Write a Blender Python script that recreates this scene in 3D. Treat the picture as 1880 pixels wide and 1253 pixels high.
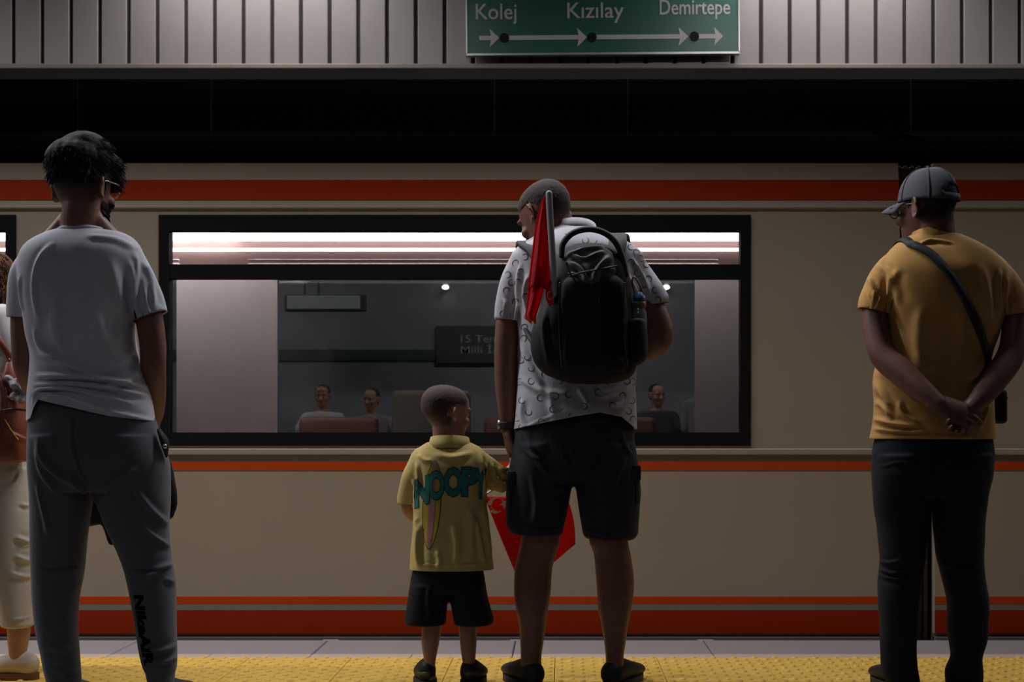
import bpy, bmesh, math, random
import numpy as np
from mathutils import Vector, Matrix, Euler

for o in list(bpy.data.objects):
    bpy.data.objects.remove(o)
scene = bpy.context.scene
COL = scene.collection

# ------------------------------------------------------------------ camera
F = 2600.0            # focal length in pixels of the 1880 px wide frame
CX, CY = 1030.0, 795.0  # where the axis square to the track meets the frame (shifted lens)
H = 0.884             # lens height above the platform
cam_data = bpy.data.cameras.new('camera')
cam_data.sensor_fit = 'HORIZONTAL'
cam_data.sensor_width = 36.0
cam_data.lens = F / 1880.0 * 36.0
cam_data.shift_x = (940.0 - CX) / 1880.0
cam_data.shift_y = (CY - 626.5) / 1880.0
cam_data.clip_start = 0.05
cam_data.clip_end = 100
cam_data.dof.use_dof = True
cam_data.dof.focus_distance = 4.9
cam_data.dof.aperture_fstop = 8.0
cam = bpy.data.objects.new('camera', cam_data)
cam.location = (0, 0, H)
cam.rotation_euler = (math.pi / 2, 0, 0)
COL.objects.link(cam)
scene.camera = cam

# ------------------------------------------------------------------ world, exposure
world = bpy.data.worlds.new('world')
scene.world = world
world.use_nodes = True
world.node_tree.nodes['Background'].inputs[0].default_value = (0.75, 0.85, 1.0, 1)
world.node_tree.nodes['Background'].inputs[1].default_value = 0.0
vs = scene.view_settings
vs.view_transform = 'Standard'
vs.look = 'None'
vs.gamma = 1.0
vs.use_curve_mapping = False
vs.exposure = 0.0
scene.display_settings.display_device = 'sRGB'

# ------------------------------------------------------------------ large lights (tubes of the fittings built further down)
def area_light(name, loc, size, power, color, aim=(0, 0, -1), spread=180):
    l = bpy.data.lights.new(name, 'AREA')
    l.shape = 'RECTANGLE'
    l.size, l.size_y = size
    l.energy = power
    l.color = color
    l.spread = math.radians(spread)
    o = bpy.data.objects.new(name, l)
    o.location = loc
    o.rotation_euler = Vector(aim).to_track_quat('-Z', 'Y').to_euler()
    COL.objects.link(o)
    return o
COOL = (0.95, 0.96, 1.0)
WARM = (1.0, 0.86, 0.70)
EDGE_Y, EDGE_Z = 5.2, 3.75        # row of fittings over the platform edge, between added baffles that cut their light
EDGE_X = (-7.4, -5.0, -2.6, -0.2, 2.2, 4.6, 7.0)
TRACK_Y, TRACK_Z = 9.45, 4.28     # row of fittings close to the fascia
TRACK_X = (-5.6, -2.1, 1.8, 5.2)
MID_Y, MID_Z = 7.7, 4.22          # unseen row added over the train to strengthen the rim light
MID_X = (-5.2, -1.7, 1.8, 5.3)
HALL_Y, HALL_Z = 0.6, 3.9         # row over the waiting area behind the camera
for x in EDGE_X:
    area_light('edge_lamp_light', (x, EDGE_Y, EDGE_Z), (1.5, 0.06), (64 if x < -1 else 54) if x < 2 else 9, COOL)
for x in TRACK_X:
    area_light('track_lamp_light', (x, TRACK_Y, TRACK_Z), (1.5, 0.10), 18, (1.0, 0.95, 0.93))
for x in MID_X:
    area_light('added_rim_light', (x, MID_Y, MID_Z), (1.5, 0.10), 34, (1.0, 0.96, 0.95))
for x in (-3.4, -0.9):
    area_light('hall_lamp_light', (x, HALL_Y, HALL_Z), (1.5, 0.30), 7.5, (0.88, 0.92, 1.0), spread=150)
for x in (-4.0, 0.0, 4.0):
    area_light('far_platform_light', (x, 13.6, 3.6), (1.5, 0.15), 32, COOL)

# ------------------------------------------------------------------ measuring helpers
def P(px, py, d):
    """a point of the photograph at a given distance -> metres"""
    return Vector(((px - CX) / F * d, d, H + (CY - py) / F * d))

# ------------------------------------------------------------------ materials
MATS = {}
def mat(name, col, rough=0.6, metal=0.0, var=0.0, var_scale=20.0, bump=0.0, bump_scale=200.0, spec=0.5, sheen=0.0,
        emit=None, emit_s=0.0, trans=0.0, alpha=1.0, coat=0.0, sss=0.0, col2=None, stretch=None):
    if name in MATS:
        return MATS[name]
    m = bpy.data.materials.new(name)
    m.use_nodes = True
    nt = m.node_tree
    b = nt.nodes['Principled BSDF']
    b.inputs['Base Color'].default_value = (*col, 1)
    b.inputs['Roughness'].default_value = rough
    b.inputs['Metallic'].default_value = metal
    b.inputs['Specular IOR Level'].default_value = spec
    if sheen:
        b.inputs['Sheen Weight'].default_value = sheen
        b.inputs['Sheen Roughness'].default_value = 0.5
    if coat:
        b.inputs['Coat Weight'].default_value = coat
        b.inputs['Coat Roughness'].default_value = 0.15
    if sss:
        b.inputs['Subsurface Weight'].default_value = sss
        b.inputs['Subsurface Radius'].default_value = (0.012, 0.005, 0.003)
        b.inputs['Subsurface Scale'].default_value = 1.0
    if emit:
        b.inputs['Emission Color'].default_value = (*emit, 1)
        b.inputs['Emission Strength'].default_value = emit_s
    if trans:
        b.inputs['Transmission Weight'].default_value = trans
        b.inputs['IOR'].default_value = 1.45
    if alpha < 1:
        b.inputs['Alpha'].default_value = alpha
    tc = None
    def coords(scale):
        nonlocal tc
        if tc is None:
            tc = nt.nodes.new('ShaderNodeTexCoord')
        if stretch:
            mp = nt.nodes.new('ShaderNodeMapping')
            mp.inputs['Scale'].default_value = stretch
            nt.links.new(tc.outputs['Object'], mp.inputs['Vector'])
            return mp.outputs['Vector']
        return tc.outputs['Object']
    if var or col2:
        n = nt.nodes.new('ShaderNodeTexNoise')
        n.inputs['Scale'].default_value = var_scale
        n.inputs['Detail'].default_value = 5
        nt.links.new(coords(1), n.inputs['Vector'])
        r = nt.nodes.new('ShaderNodeValToRGB')
        lo = tuple(max(0, c * (1 - var)) for c in col)
        hi = col2 if col2 else tuple(min(1, c * (1 + var)) for c in col)
        r.color_ramp.elements[0].position = 0.3
        r.color_ramp.elements[1].position = 0.7
        r.color_ramp.elements[0].color = (*lo, 1)
        r.color_ramp.elements[1].color = (*hi, 1)
        nt.links.new(n.outputs['Fac'], r.inputs['Fac'])
        nt.links.new(r.outputs['Color'], b.inputs['Base Color'])
    if bump:
        n2 = nt.nodes.new('ShaderNodeTexNoise')
        n2.inputs['Scale'].default_value = bump_scale
        n2.inputs['Detail'].default_value = 3
        nt.links.new(coords(1), n2.inputs['Vector'])
        bp = nt.nodes.new('ShaderNodeBump')
        bp.inputs['Strength'].default_value = bump
        bp.inputs['Distance'].default_value = 0.002
        nt.links.new(n2.outputs['Fac'], bp.inputs['Height'])
        nt.links.new(bp.outputs['Normal'], b.inputs['Normal'])
    MATS[name] = m
    return m

# ------------------------------------------------------------------ object helpers
def link(name, me, m=None, parent=None, smooth=False):
    o = bpy.data.objects.new(name, me)
    COL.objects.link(o)
    if m is not None and len(me.materials) == 0:
        me.materials.append(m)
    if smooth:
        me.polygons.foreach_set('use_smooth', [True] * len(me.polygons))
    if parent is not None:
        o.parent = parent
        o.matrix_parent_inverse = parent.matrix_world.inverted() if parent.type != 'EMPTY' else Matrix.Translation(-Vector(parent.location))
    return o
def tag(o, label, cat, group=None, kind=None):
    o['label'] = label
    o['category'] = cat
    if group: o['group'] = group
    if kind: o['kind'] = kind
    return o
def structure(o, label, cat):
    return tag(o, label, cat, kind='structure')
def empty(name, loc):
    o = bpy.data.objects.new(name, None)
    o.location = loc
    o.empty_display_size = 0.1
    COL.objects.link(o)
    return o
def mesh_of(verts, faces, name='mesh'):
    me = bpy.data.meshes.new(name)
    me.from_pydata([tuple(v) for v in verts], [], [tuple(int(i) for i in f) for f in faces])
    me.update()
    return me

class MB:
    """collects shapes for one mesh"""
    def __init__(s):
        s.v, s.f = [], []
    def add(s, verts, faces):
        n = len(s.v)
        s.v += [tuple(v) for v in verts]
        s.f += [tuple(i + n for i in f) for f in faces]
        return s
    def box(s, x0, x1, y0, y1, z0, z1):
        v = [(x0, y0, z0), (x1, y0, z0), (x1, y1, z0), (x0, y1, z0), (x0, y0, z1), (x1, y0, z1), (x1, y1, z1), (x0, y1, z1)]
        f = [(0, 3, 2, 1), (4, 5, 6, 7), (0, 1, 5, 4), (1, 2, 6, 5), (2, 3, 7, 6), (3, 0, 4, 7)]
        return s.add(v, f)
    def rbox(s, x0, x1, y0, y1, z0, z1, r=0.01, seg=2):
        bm = bmesh.new()
        t = MB().box(x0, x1, y0, y1, z0, z1)
        vs_ = [bm.verts.new(v) for v in t.v]
        for f in t.f: bm.faces.new([vs_[i] for i in f])
        bmesh.ops.bevel(bm, geom=list(bm.edges), offset=r, segments=seg, affect='EDGES', profile=0.5)
        bm.verts.index_update()
        s.add([tuple(v.co) for v in bm.verts], [tuple(v.index for v in f.verts) for f in bm.faces])
        bm.free()
        return s
    def tube(s, pts, r, seg=10, closed=False):
        v, f = tube(pts, [r] * len(pts) if not isinstance(r, (list, tuple)) else r, seg=seg, sub=1)
        return s.add(v, f)
    def cyl(s, a, b, r, seg=16):
        return s.tube([a, b], r, seg)
    def prism(s, poly, y0, y1):
        """poly: (x, z) outline, extruded along y"""
        n = len(poly)
        v = [(x, y0, z) for x, z in poly] + [(x, y1, z) for x, z in poly]
        f = [tuple(range(n)), tuple(range(2 * n - 1, n - 1, -1))] + [(i, i + n, (i + 1) % n + n, (i + 1) % n) for i in range(n)]
        return s.add(v, f)
    def build(s, name, m=None, parent=None, smooth=False):
        me = mesh_of(s.v, s.f, name)
        bm = bmesh.new(); bm.from_mesh(me)
        bmesh.ops.recalc_face_normals(bm, faces=bm.faces)
        bm.to_mesh(me); bm.free()
        return link(name, me, m, parent, smooth)

def spline(pts, sub):
    """Catmull-Rom through the rows of an array"""
    p = np.asarray(pts, float)
    if sub <= 1 or len(p) < 2: return p
    n = len(p)
    ext = np.vstack([2 * p[0] - p[1], p, 2 * p[-1] - p[-2]])
    out = []
    for i in range(n - 1):
        a, b, c, d = ext[i], ext[i + 1], ext[i + 2], ext[i + 3]
        for k in range(sub):
            t = k / sub
            out.append(0.5 * ((2 * b) + (-a + c) * t + (2 * a - 5 * b + 4 * c - d) * t * t + (-a + 3 * b - 3 * c + d) * t ** 3))
    out.append(p[-1])
    return np.array(out)

def tube(pts, radii, seg=20, sub=5, ratio=1.0, round_ends=True, hint=(0, 1, 0), flat_tail=False):
    """closed tube through points; radii per point (number or (across, deep)); rounded ends"""
    rr = [(r, r * ratio) if not isinstance(r, (list, tuple)) else r for r in radii]
    data = np.hstack([np.asarray([tuple(p) for p in pts], float), np.asarray(rr, float)])
    data = spline(data, sub)
    if round_ends:
        a, b = data[0].copy(), data[-1].copy()
        ta = data[0, :3] - data[1, :3]; ta /= np.linalg.norm(ta) + 1e-9
        tb = data[-1, :3] - data[-2, :3]; tb /= np.linalg.norm(tb) + 1e-9
        head, tail = [], []
        for ang in (75, 50, 25):
            s_, c_ = math.sin(math.radians(ang)), math.cos(math.radians(ang))
            h = a.copy(); h[:3] += ta * s_ * min(a[3], a[4]); h[3:] *= c_; head.append(h)
        for ang in (25, 50, 75):
            s_, c_ = math.sin(math.radians(ang)), math.cos(math.radians(ang))
            h = b.copy(); h[:3] += tb * s_ * min(b[3], b[4]); h[3:] *= c_; tail.append(h)
        data = np.vstack([head, data] + ([] if flat_tail else [tail]))
    pos, rad = data[:, :3], data[:, 3:]
    n = len(pos)
    tan = np.gradient(pos, axis=0)
    tan /= np.linalg.norm(tan, axis=1)[:, None] + 1e-9
    hint = np.asarray(hint, float)
    V = []
    ang = np.linspace(0, 2 * math.pi, seg, endpoint=False)
    prev = None
    for i in range(n):
        a = np.cross(tan[i], hint)
        if np.linalg.norm(a) < 0.15:
            a = prev if prev is not None else np.cross(tan[i], (1, 0, 0))
        if prev is not None and np.dot(a, prev) < 0: a = -a
        a = a / (np.linalg.norm(a) + 1e-9)
        prev = a
        b = np.cross(a, tan[i]); b /= np.linalg.norm(b) + 1e-9
        V.append(pos[i] + np.cos(ang)[:, None] * a * rad[i, 0] + np.sin(ang)[:, None] * b * rad[i, 1])
    V = np.vstack(V + [pos[:1], pos[-1:]])
    faces = []
    for i in range(n - 1):
        for k in range(seg):
            k2 = (k + 1) % seg
            faces.append((i * seg + k, i * seg + k2, (i + 1) * seg + k2, (i + 1) * seg + k))
    for k in range(seg):
        k2 = (k + 1) % seg
        faces.append((n * seg, k2, k))
        faces.append((n * seg + 1, (n - 1) * seg + k, (n - 1) * seg + k2))
    return V, faces

def rows_loft(rows, seg=56, sub=5):
    """stack of level super-ellipse sections: rows of (z, x0, x1, yc, ry, power)"""
    d = spline(np.asarray(rows, float), sub)
    ang = np.linspace(0, 2 * math.pi, seg, endpoint=False)
    c, s = np.cos(ang), np.sin(ang)
    V = []
    for z, x0, x1, yc, ry, p in d:
        e = 2.0 / p
        V.append(np.stack([(x0 + x1) / 2 + abs(x1 - x0) / 2 * np.sign(c) * np.abs(c) ** e, yc + ry * np.sign(s) * np.abs(s) ** e, np.full(seg, z)], 1))
    n = len(d)
    V = np.vstack(V + [[[(d[0][1] + d[0][2]) / 2, d[0][3], d[0][0]]], [[(d[-1][1] + d[-1][2]) / 2, d[-1][3], d[-1][0]]]])
    faces = []
    for i in range(n - 1):
        for k in range(seg):
            k2 = (k + 1) % seg
            faces.append((i * seg + k, i * seg + k2, (i + 1) * seg + k2, (i + 1) * seg + k))
    for k in range(seg):
        k2 = (k + 1) % seg
        faces.append((n * seg, k2, k))
        faces.append((n * seg + 1, (n - 1) * seg + k, (n - 1) * seg + k2))
    return V, faces

def ellipsoid(c, r, rot=None, seg=20, rings=12):
    V = [(0, 0, -1)]
    for i in range(1, rings):
        t = math.pi * i / rings - math.pi / 2
        for k in range(seg):
            a = 2 * math.pi * k / seg
            V.append((math.cos(t) * math.cos(a), math.cos(t) * math.sin(a), math.sin(t)))
    V.append((0, 0, 1))
    V = np.array(V) * np.asarray(r, float)
    if rot is not None:
        V = V @ np.array(rot).T
    V = V + np.asarray(tuple(c), float)
    faces = [(0, 1 + (k + 1) % seg, 1 + k) for k in range(seg)]
    for i in range(rings - 2):
        for k in range(seg):
            k2 = (k + 1) % seg
            faces.append((1 + i * seg + k, 1 + i * seg + k2, 1 + (i + 1) * seg + k2, 1 + (i + 1) * seg + k))
    last = len(V) - 1
    b = 1 + (rings - 2) * seg
    faces += [(last, b + k, b + (k + 1) % seg) for k in range(seg)]
    return V, faces

def fuse(parts, voxel=0.005, smooth=4, factor=0.5):
    """one continuous skin over overlapping closed shapes"""
    mb = MB()
    for v, f in parts: mb.add(v, f)
    me = mesh_of(mb.v, mb.f, 'fuse')
    o = bpy.data.objects.new('fuse', me)
    COL.objects.link(o)
    md = o.modifiers.new('r', 'REMESH'); md.mode = 'VOXEL'; md.voxel_size = voxel
    if smooth:
        sm = o.modifiers.new('s', 'SMOOTH'); sm.factor = factor; sm.iterations = smooth
    dg = bpy.context.evaluated_depsgraph_get()
    out = bpy.data.meshes.new_from_object(o.evaluated_get(dg))
    bpy.data.objects.remove(o); bpy.data.meshes.remove(me)
    return out

def get_co(me):
    a = np.empty(len(me.vertices) * 3); me.vertices.foreach_get('co', a); return a.reshape(-1, 3)
def get_no(me):
    a = np.empty(len(me.vertices) * 3); me.vertices.foreach_get('normal', a); return a.reshape(-1, 3)
def set_co(me, co):
    me.vertices.foreach_set('co', np.ascontiguousarray(co, dtype=np.float32).ravel()); me.update()

def text_mesh(body, size, bold=0.0, align='LEFT', res=3, extrude=0.0, width=None):
    c = bpy.data.curves.new('lettering', 'FONT')
    c.body = body; c.size = size; c.align_x = align; c.offset = bold; c.resolution_u = res; c.extrude = extrude
    o = bpy.data.objects.new('lettering', c)
    COL.objects.link(o)
    dg = bpy.context.evaluated_depsgraph_get()
    me = bpy.data.meshes.new_from_object(o.evaluated_get(dg))
    bpy.data.objects.remove(o); bpy.data.curves.remove(c)
    co = get_co(me)
    if width:
        lo, hi = co[:, 0].min(), co[:, 0].max()
        co[:, 0] = (co[:, 0] - lo) * width / (hi - lo)
        set_co(me, co)
    return me
# ================================================================== THE PLACE
M_GRANITE = mat('granite', (0.26, 0.222, 0.218), 0.55, var=0.18, var_scale=260, bump=0.15, bump_scale=400)
M_BORDER = mat('border_stone', (0.50, 0.38, 0.31), 0.55, var=0.10, var_scale=120)
M_TACTILE = mat('tactile_yellow', (0.70, 0.43, 0.075), 0.55, var=0.16, var_scale=28, bump=0.1, bump_scale=300)
M_FLOOR = mat('platform_stone', (0.20, 0.18, 0.17), 0.5, var=0.12, var_scale=40)
M_CONCRETE = mat('track_concrete', (0.03, 0.03, 0.03), 0.9, var=0.3, var_scale=6)
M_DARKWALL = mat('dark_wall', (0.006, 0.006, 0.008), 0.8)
M_PANEL = mat('enamel_panel', (0.25, 0.23, 0.225), 0.5, var=0.06, var_scale=3.0, bump=0.05, bump_scale=30)
M_PANELDARK = mat('panel_gap', (0.035, 0.03, 0.03), 0.8)
M_LIP = mat('fascia_lip', (0.20, 0.17, 0.145), 0.5, var=0.08, var_scale=8)
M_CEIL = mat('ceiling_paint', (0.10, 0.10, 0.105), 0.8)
M_HALLWALL = mat('hall_wall', (0.16, 0.14, 0.12), 0.7, var=0.05, var_scale=5)
M_TUBE = mat('lamp_tube', (0.9, 0.9, 0.9), 0.5, emit=(1, 0.97, 0.93), emit_s=1.5)
M_FITTING = mat('lamp_fitting', (0.35, 0.35, 0.36), 0.5)

EDGE = 6.03          # platform edge
# --- near platform
fl = structure(MB().box(-9, 9, -4, 4.768, -0.20, 0.0).build('floor', M_FLOOR), 'platform floor of grey stone with a yellow tactile strip along the edge', 'floor')
MB().box(-9, 9, 4.768, EDGE - 0.01, -0.20, -0.035).build('screed', M_CONCRETE, fl)
def piece_mesh(x0, x1, y0, y1, z0, z1, bev=0.004):
    return mesh_of(*(lambda t: (t.v, t.f))(MB().rbox(x0, x1, y0, y1, z0, z1, bev, 1)), 'piece')
slab = piece_mesh(-0.398, 0.398, 0, 0.375, -0.05, 0); slab.materials.append(M_GRANITE)
bord = piece_mesh(-0.1985, 0.1985, 0, 0.078, -0.03, 0.0, 0.002); bord.materials.append(M_BORDER)
nub = piece_mesh(-0.035, 0.035, 0, 0.028, -0.05, 0.0, 0.003); nub.materials.append(M_GRANITE)
X0 = -0.193
for k in range(-6, 7):
    o = link('edge_slab', slab, None, fl); o.location = (X0 + 0.4 + 0.8 * k, EDGE - 0.375, 0)
    o = link('edge_block', nub, None, fl); o.location = (X0 + 0.01 + 0.8 * k, EDGE, 0.0)
for k in range(-9, 9):
    o = link('border_strip', bord, None, fl); o.location = (X0 + 0.2 + 0.4 * k, EDGE - 0.375 - 0.0805, 0)
# a tactile tile: square plate with staggered domes
tm = MB().rbox(-0.199, 0.199, 0, 0.397, -0.03, 0.0, 0.002, 1)
for i in range(10):
    for j in range(5):
        cx, cy = -0.18 + 0.04 * i, 0.02 + 0.08 * j + (0.04 if i % 2 else 0.0)
        prof = [(0.0120, -0.001), (0.0110, 0.0025), (0.0080, 0.0046), (0.0035, 0.0054)]
        n0, seg = len(tm.v), 10
        vv, ff = [], []
        for r, z in prof:
            vv += [(cx + r * math.cos(2 * math.pi * a / seg), cy + r * math.sin(2 * math.pi * a / seg), z) for a in range(seg)]
        for q in range(len(prof) - 1):
            ff += [(q * seg + a, q * seg + (a + 1) % seg, (q + 1) * seg + (a + 1) % seg, (q + 1) * seg + a) for a in range(seg)]
        ff.append(tuple((len(prof) - 1) * seg + a for a in range(seg)))
        tm.add(vv, ff)
tile = mesh_of(tm.v, tm.f, 'tile'); tile.materials.append(M_TACTILE)
tile.polygons.foreach_set('use_smooth', [len(p.vertices) == 4 and i >= 26 for i, p in enumerate(tile.polygons)])
Y1 = EDGE - 0.375 - 0.0805 - 0.0015
for k in range(-7, 8):
    for r in range(2):
        o = link('tactile_tile', tile, None, fl)
        o.location = (X0 + 0.0 + 0.4 * k + 0.37, Y1 - 0.4 * (r + 1) + 0.002, 0)
structure(MB().box(-9, 9, EDGE - 0.06, EDGE, -1.0, -0.055).build('wall_platform', M_CONCRETE), 'dark concrete face under the platform edge', 'wall')
structure(MB().box(-9, 9, EDGE, 12.1, -1.1, -1.0).build('floor_trackbed', M_CONCRETE), 'dark concrete track bed under the train', 'floor')
# --- far platform
structure(MB().box(-9, 9, 12.1, 15.2, -1.0, 0.0).build('floor_far', M_FLOOR), 'dim platform on the far side of the tracks', 'floor')
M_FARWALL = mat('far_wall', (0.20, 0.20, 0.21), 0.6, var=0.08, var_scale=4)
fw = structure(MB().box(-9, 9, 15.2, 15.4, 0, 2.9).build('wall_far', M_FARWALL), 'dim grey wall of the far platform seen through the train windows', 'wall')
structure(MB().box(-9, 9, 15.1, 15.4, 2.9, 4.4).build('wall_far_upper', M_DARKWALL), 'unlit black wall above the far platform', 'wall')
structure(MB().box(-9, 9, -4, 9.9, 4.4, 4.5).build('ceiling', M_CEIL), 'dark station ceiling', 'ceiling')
structure(MB().box(-9, 9, 9.9, 15.4, 4.4, 4.5).build('ceiling_far', M_DARKWALL), 'ceiling beyond the panelled fascia, its darkness put in as black colour', 'ceiling')  # darkness of the far ceiling is put into its colour
structure(MB().box(-9, 9, -4.2, -4, 0, 4.4).build('wall_back', M_HALLWALL), 'plain wall behind the waiting area', 'wall')
structure(MB().box(-9.2, -9, -4, 15.4, -1.1, 4.4).build('wall_left', M_DARKWALL), 'dark end wall of the station at one end', 'wall')
structure(MB().box(9, 9.2, -4, 15.4, -1.1, 4.4).build('wall_right', M_DARKWALL), 'dark end wall of the station at the other end', 'wall')
# --- fascia over the tracks
FD = 9.85
fa = structure(MB().box(-9, 9, FD + 0.03, FD + 0.25, 3.42, 4.4).build('wall_fascia', M_PANELDARK), 'fascia of pale vertical metal panels above the train', 'wall')
pan = piece_mesh(0.013, 0.187, 0, 0.028, 3.43, 4.39, 0.005); pan.materials.append(M_PANEL)
for k in range(-8, 50):
    o = link('panel', pan, None, fa); o.location = ((24.3 - CX) / 264.0 + 0.2 * k, FD, 0)
structure(MB().rbox(-9, 9, FD - 0.05, FD + 0.25, 3.405, 3.443, 0.008, 2).build('trim_1', M_LIP), 'pale metal lip along the bottom of the panelled fascia', 'trim')

# --- line sign
SD = 9.76
M_SIGN = mat('sign_green', (0.012, 0.075, 0.058), 0.35, var=0.05, var_scale=5)
M_SIGNTXT = mat('sign_white', (0.33, 0.315, 0.31), 0.5)
M_SIGNDOT = mat('sign_dot', (0.006, 0.007, 0.008), 0.6, spec=0.1)
M_ALU = mat('aluminium', (0.45, 0.45, 0.45), 0.35, 0.8)
sign = empty('station_sign', P(1107, 99, SD))
tag(sign, 'green station direction sign reading Kolej, Kızılay, Demirtepe with white arrows', 'sign')
sw, s0 = 1.88, sign.location
MB().rbox(s0.x - sw / 2, s0.x + sw / 2, SD, SD + 0.05, s0.z, s0.z + 0.62, 0.006, 2).build('board', M_SIGN, sign)
fr = MB()
for a, b, c, d in ((-sw / 2 - .004, sw / 2 + .004, -0.006, 0.008), (-sw / 2 - .004, sw / 2 + .004, .612, .626), (-sw / 2 - .004, -sw / 2 + .006, 0, .62), (sw / 2 - .006, sw / 2 + .004, 0, .62)):
    fr.box(s0.x + a, s0.x + b, SD - .008, SD + .055, s0.z + c, s0.z + d)
fr.build('sign_frame', M_ALU, sign)
def sx(px): return (px - CX) / F * (SD - .004)
def sz(py): return H + (CY - py) / F * (SD - .004)
def flat_text(name, body, px0, px1, base, cap, m, parent, d):
    me = text_mesh(body, 1.0, 0.006)
    co = get_co(me)
    w = (px1 - px0) / F * d
    capw = cap / F * d
    lo, hi = co[:, 0].min(), co[:, 0].max()
    out = np.zeros_like(co)
    out[:, 0] = (px0 - CX) / F * d + (co[:, 0] - lo) / (hi - lo) * w
    out[:, 2] = H + (CY - base) / F * d + co[:, 1] * capw / 0.73
    out[:, 1] = d
    set_co(me, out)
    return link(name, me, m, parent)
flat_text('lettering', 'Kolej', 874, 949, 33.5, 30, M_SIGNTXT, sign, SD - .003)
flat_text('lettering', 'Kızılay', 1042, 1146, 32.5, 30, M_SIGNTXT, sign, SD - .003)
flat_text('lettering', 'Demirtepe', 1212, 1341, 27.5, 29, M_SIGNTXT, sign, SD - .003)
for a, hx, b, y in ((880, 899, 917, 68), (932, 1060, 1078, 68), (1094, 1246, 1264, 68), (1280, 1311, 1328, 68)):
    x0, x1, x2, zc = sx(a), sx(hx), sx(b), sz(y)
    t, hh = .0155, .064
    tail = .028
    MB().prism([(x0, zc - t), (x1 + tail * .35, zc - t), (x1, zc - hh), (x2, zc), (x1, zc + hh), (x1 + tail * .35, zc + t), (x0, zc + t)], SD - .0035, SD - .001).build('arrow', M_SIGNTXT, sign)
for px in (926, 1087, 1275):
    MB().prism([(sx(px) + .033 * math.cos(a * math.pi / 16), sz(68) + .033 * math.sin(a * math.pi / 16)) for a in range(32)], SD - .006, SD - .001).build('station_dot', M_SIGNDOT, sign)
sign.rotation_euler = (0, math.radians(-0.45), 0)
for dx in (-.6, .6):
    MB().box(s0.x + dx - .02, s0.x + dx + .02, SD + .05, FD + .001, s0.z + .25, s0.z + .29).build('bracket', M_ALU, sign)

# --- lamp fittings (their light is set at the top of the script)
def fitting(name, x, y, z, w, d, label, group):
    e = tag(empty(name, (x, y, z)), label, 'lamp', group)
    MB().rbox(x - w / 2, x + w / 2, y - d / 2, y + d / 2, z + .03, z + .10, .008, 1).build('housing', M_FITTING, e)
    for q in (-1, 1):
        MB().cyl((x - w / 2 + .05, y + q * d * .16, z + .022), (x + w / 2 - .05, y + q * d * .16, z + .022), .012, 10).build('tube', M_TUBE, e)
    for q in (-.4, .4):
        MB().cyl((x + q * w, y, z + .09), (x + q * w, y, 4.4), .006, 6).build('hanger', M_FITTING, e)
    return e
M_BAFFLE = mat('lamp_baffle', (0.03, 0.03, 0.03), 0.9, spec=0.0)  # dark baffles added to keep lamp light off the upper train side
for x in EDGE_X:
    e = fitting('edge_lamp', x, EDGE_Y, EDGE_Z, 1.6, .16, 'fluorescent lamp over the platform edge between added light-cutting baffles', 'lamps over the platform edge')
    for q in (-1, 1):
        MB().box(x - 1.1, x + 1.1, EDGE_Y + q * .06 - (.004 if q < 0 else 0), EDGE_Y + q * .06 + (.004 if q > 0 else 0), EDGE_Z - .15, EDGE_Z + .10).build('light_baffle', M_BAFFLE, e)
for x in TRACK_X:
    fitting('track_lamp', x, TRACK_Y, TRACK_Z, 1.6, .16, 'fluorescent lamp hung close before the panelled fascia', 'lamps by the fascia')
for x in MID_X:
    fitting('added_rim_lamp', x, MID_Y, MID_Z, 1.6, .16, 'unseen lamp added above the train roof for rim light on the people', 'added rim lamps over the track')
for x in (-3.4, -0.9):
    fitting('hall_lamp', x, HALL_Y, HALL_Z, 1.6, .36, 'broad fluorescent lamp over the waiting area', 'lamps over the waiting area')
for x in (-4.0, 0.0, 4.0):
    fitting('far_lamp', x, 13.6, 3.6, 1.6, .2, 'fluorescent lamp over the far platform', 'lamps over the far platform')

# ================================================================== TRAIN
TD = 6.12            # near side of the train
M_CREAM = mat('train_cream', (0.33, 0.275, 0.205), 0.5, var=0.04, var_scale=2.0, spec=0.25)
M_ORANGE = mat('train_orange', (0.30, 0.024, 0.003), 0.6, spec=0.08)
M_ORANGE2 = mat('train_orange_bright', (0.48, 0.055, 0.006), 0.6, spec=0.1)
M_GREYBAND = mat('train_grey_band', (0.20, 0.18, 0.155), 0.45)
M_SKIRT = mat('train_skirt', (0.15, 0.135, 0.12), 0.6)
M_ROOF = mat('train_roof', (0.003, 0.0033, 0.004), 1.0, spec=0.0)
M_RUBBER = mat('window_rubber', (0.003, 0.003, 0.0035), 0.6, spec=0.2)
M_GLASS = mat('window_glass', (0.62, 0.62, 0.63), 0.02, trans=1.0)
M_GLASS.node_tree.nodes['Principled BSDF'].inputs['IOR'].default_value = 1.18
M_INWALL = mat('train_interior_panel', (0.36, 0.325, 0.325), 0.5)
M_INPINK = mat('train_interior_cove', (0.46, 0.30, 0.28), 0.5)
M_INCEIL = mat('train_interior_ceiling', (0.30, 0.27, 0.26), 0.5)
M_INFLOOR = mat('train_interior_floor', (0.05, 0.05, 0.055), 0.6)
M_SEAT = mat('seat_shell', (0.13, 0.05, 0.035), 0.5)
M_SEATPAD = mat('seat_pad', (0.10, 0.10, 0.085), 0.8)
M_STEEL = mat('handrail_steel', (0.6, 0.55, 0.53), 0.25, 1.0)
M_TRAINTUBE = mat('train_lamp_tube', (1, 1, 1), 0.5, emit=(1.0, 0.95, 0.93), emit_s=6.5)
M_BELLOWS = mat('gangway_bellows', (0.07, 0.052, 0.040), 0.9, spec=0.1)
def tz(py): return H + (CY - py) / F * TD
def tx(px): return (px - CX) / F * TD
ZT, ZB = tz(297), tz(1164)     # top of the side, top of the skirt
W_TOP, W_BOT = tz(395), tz(819)
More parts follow.
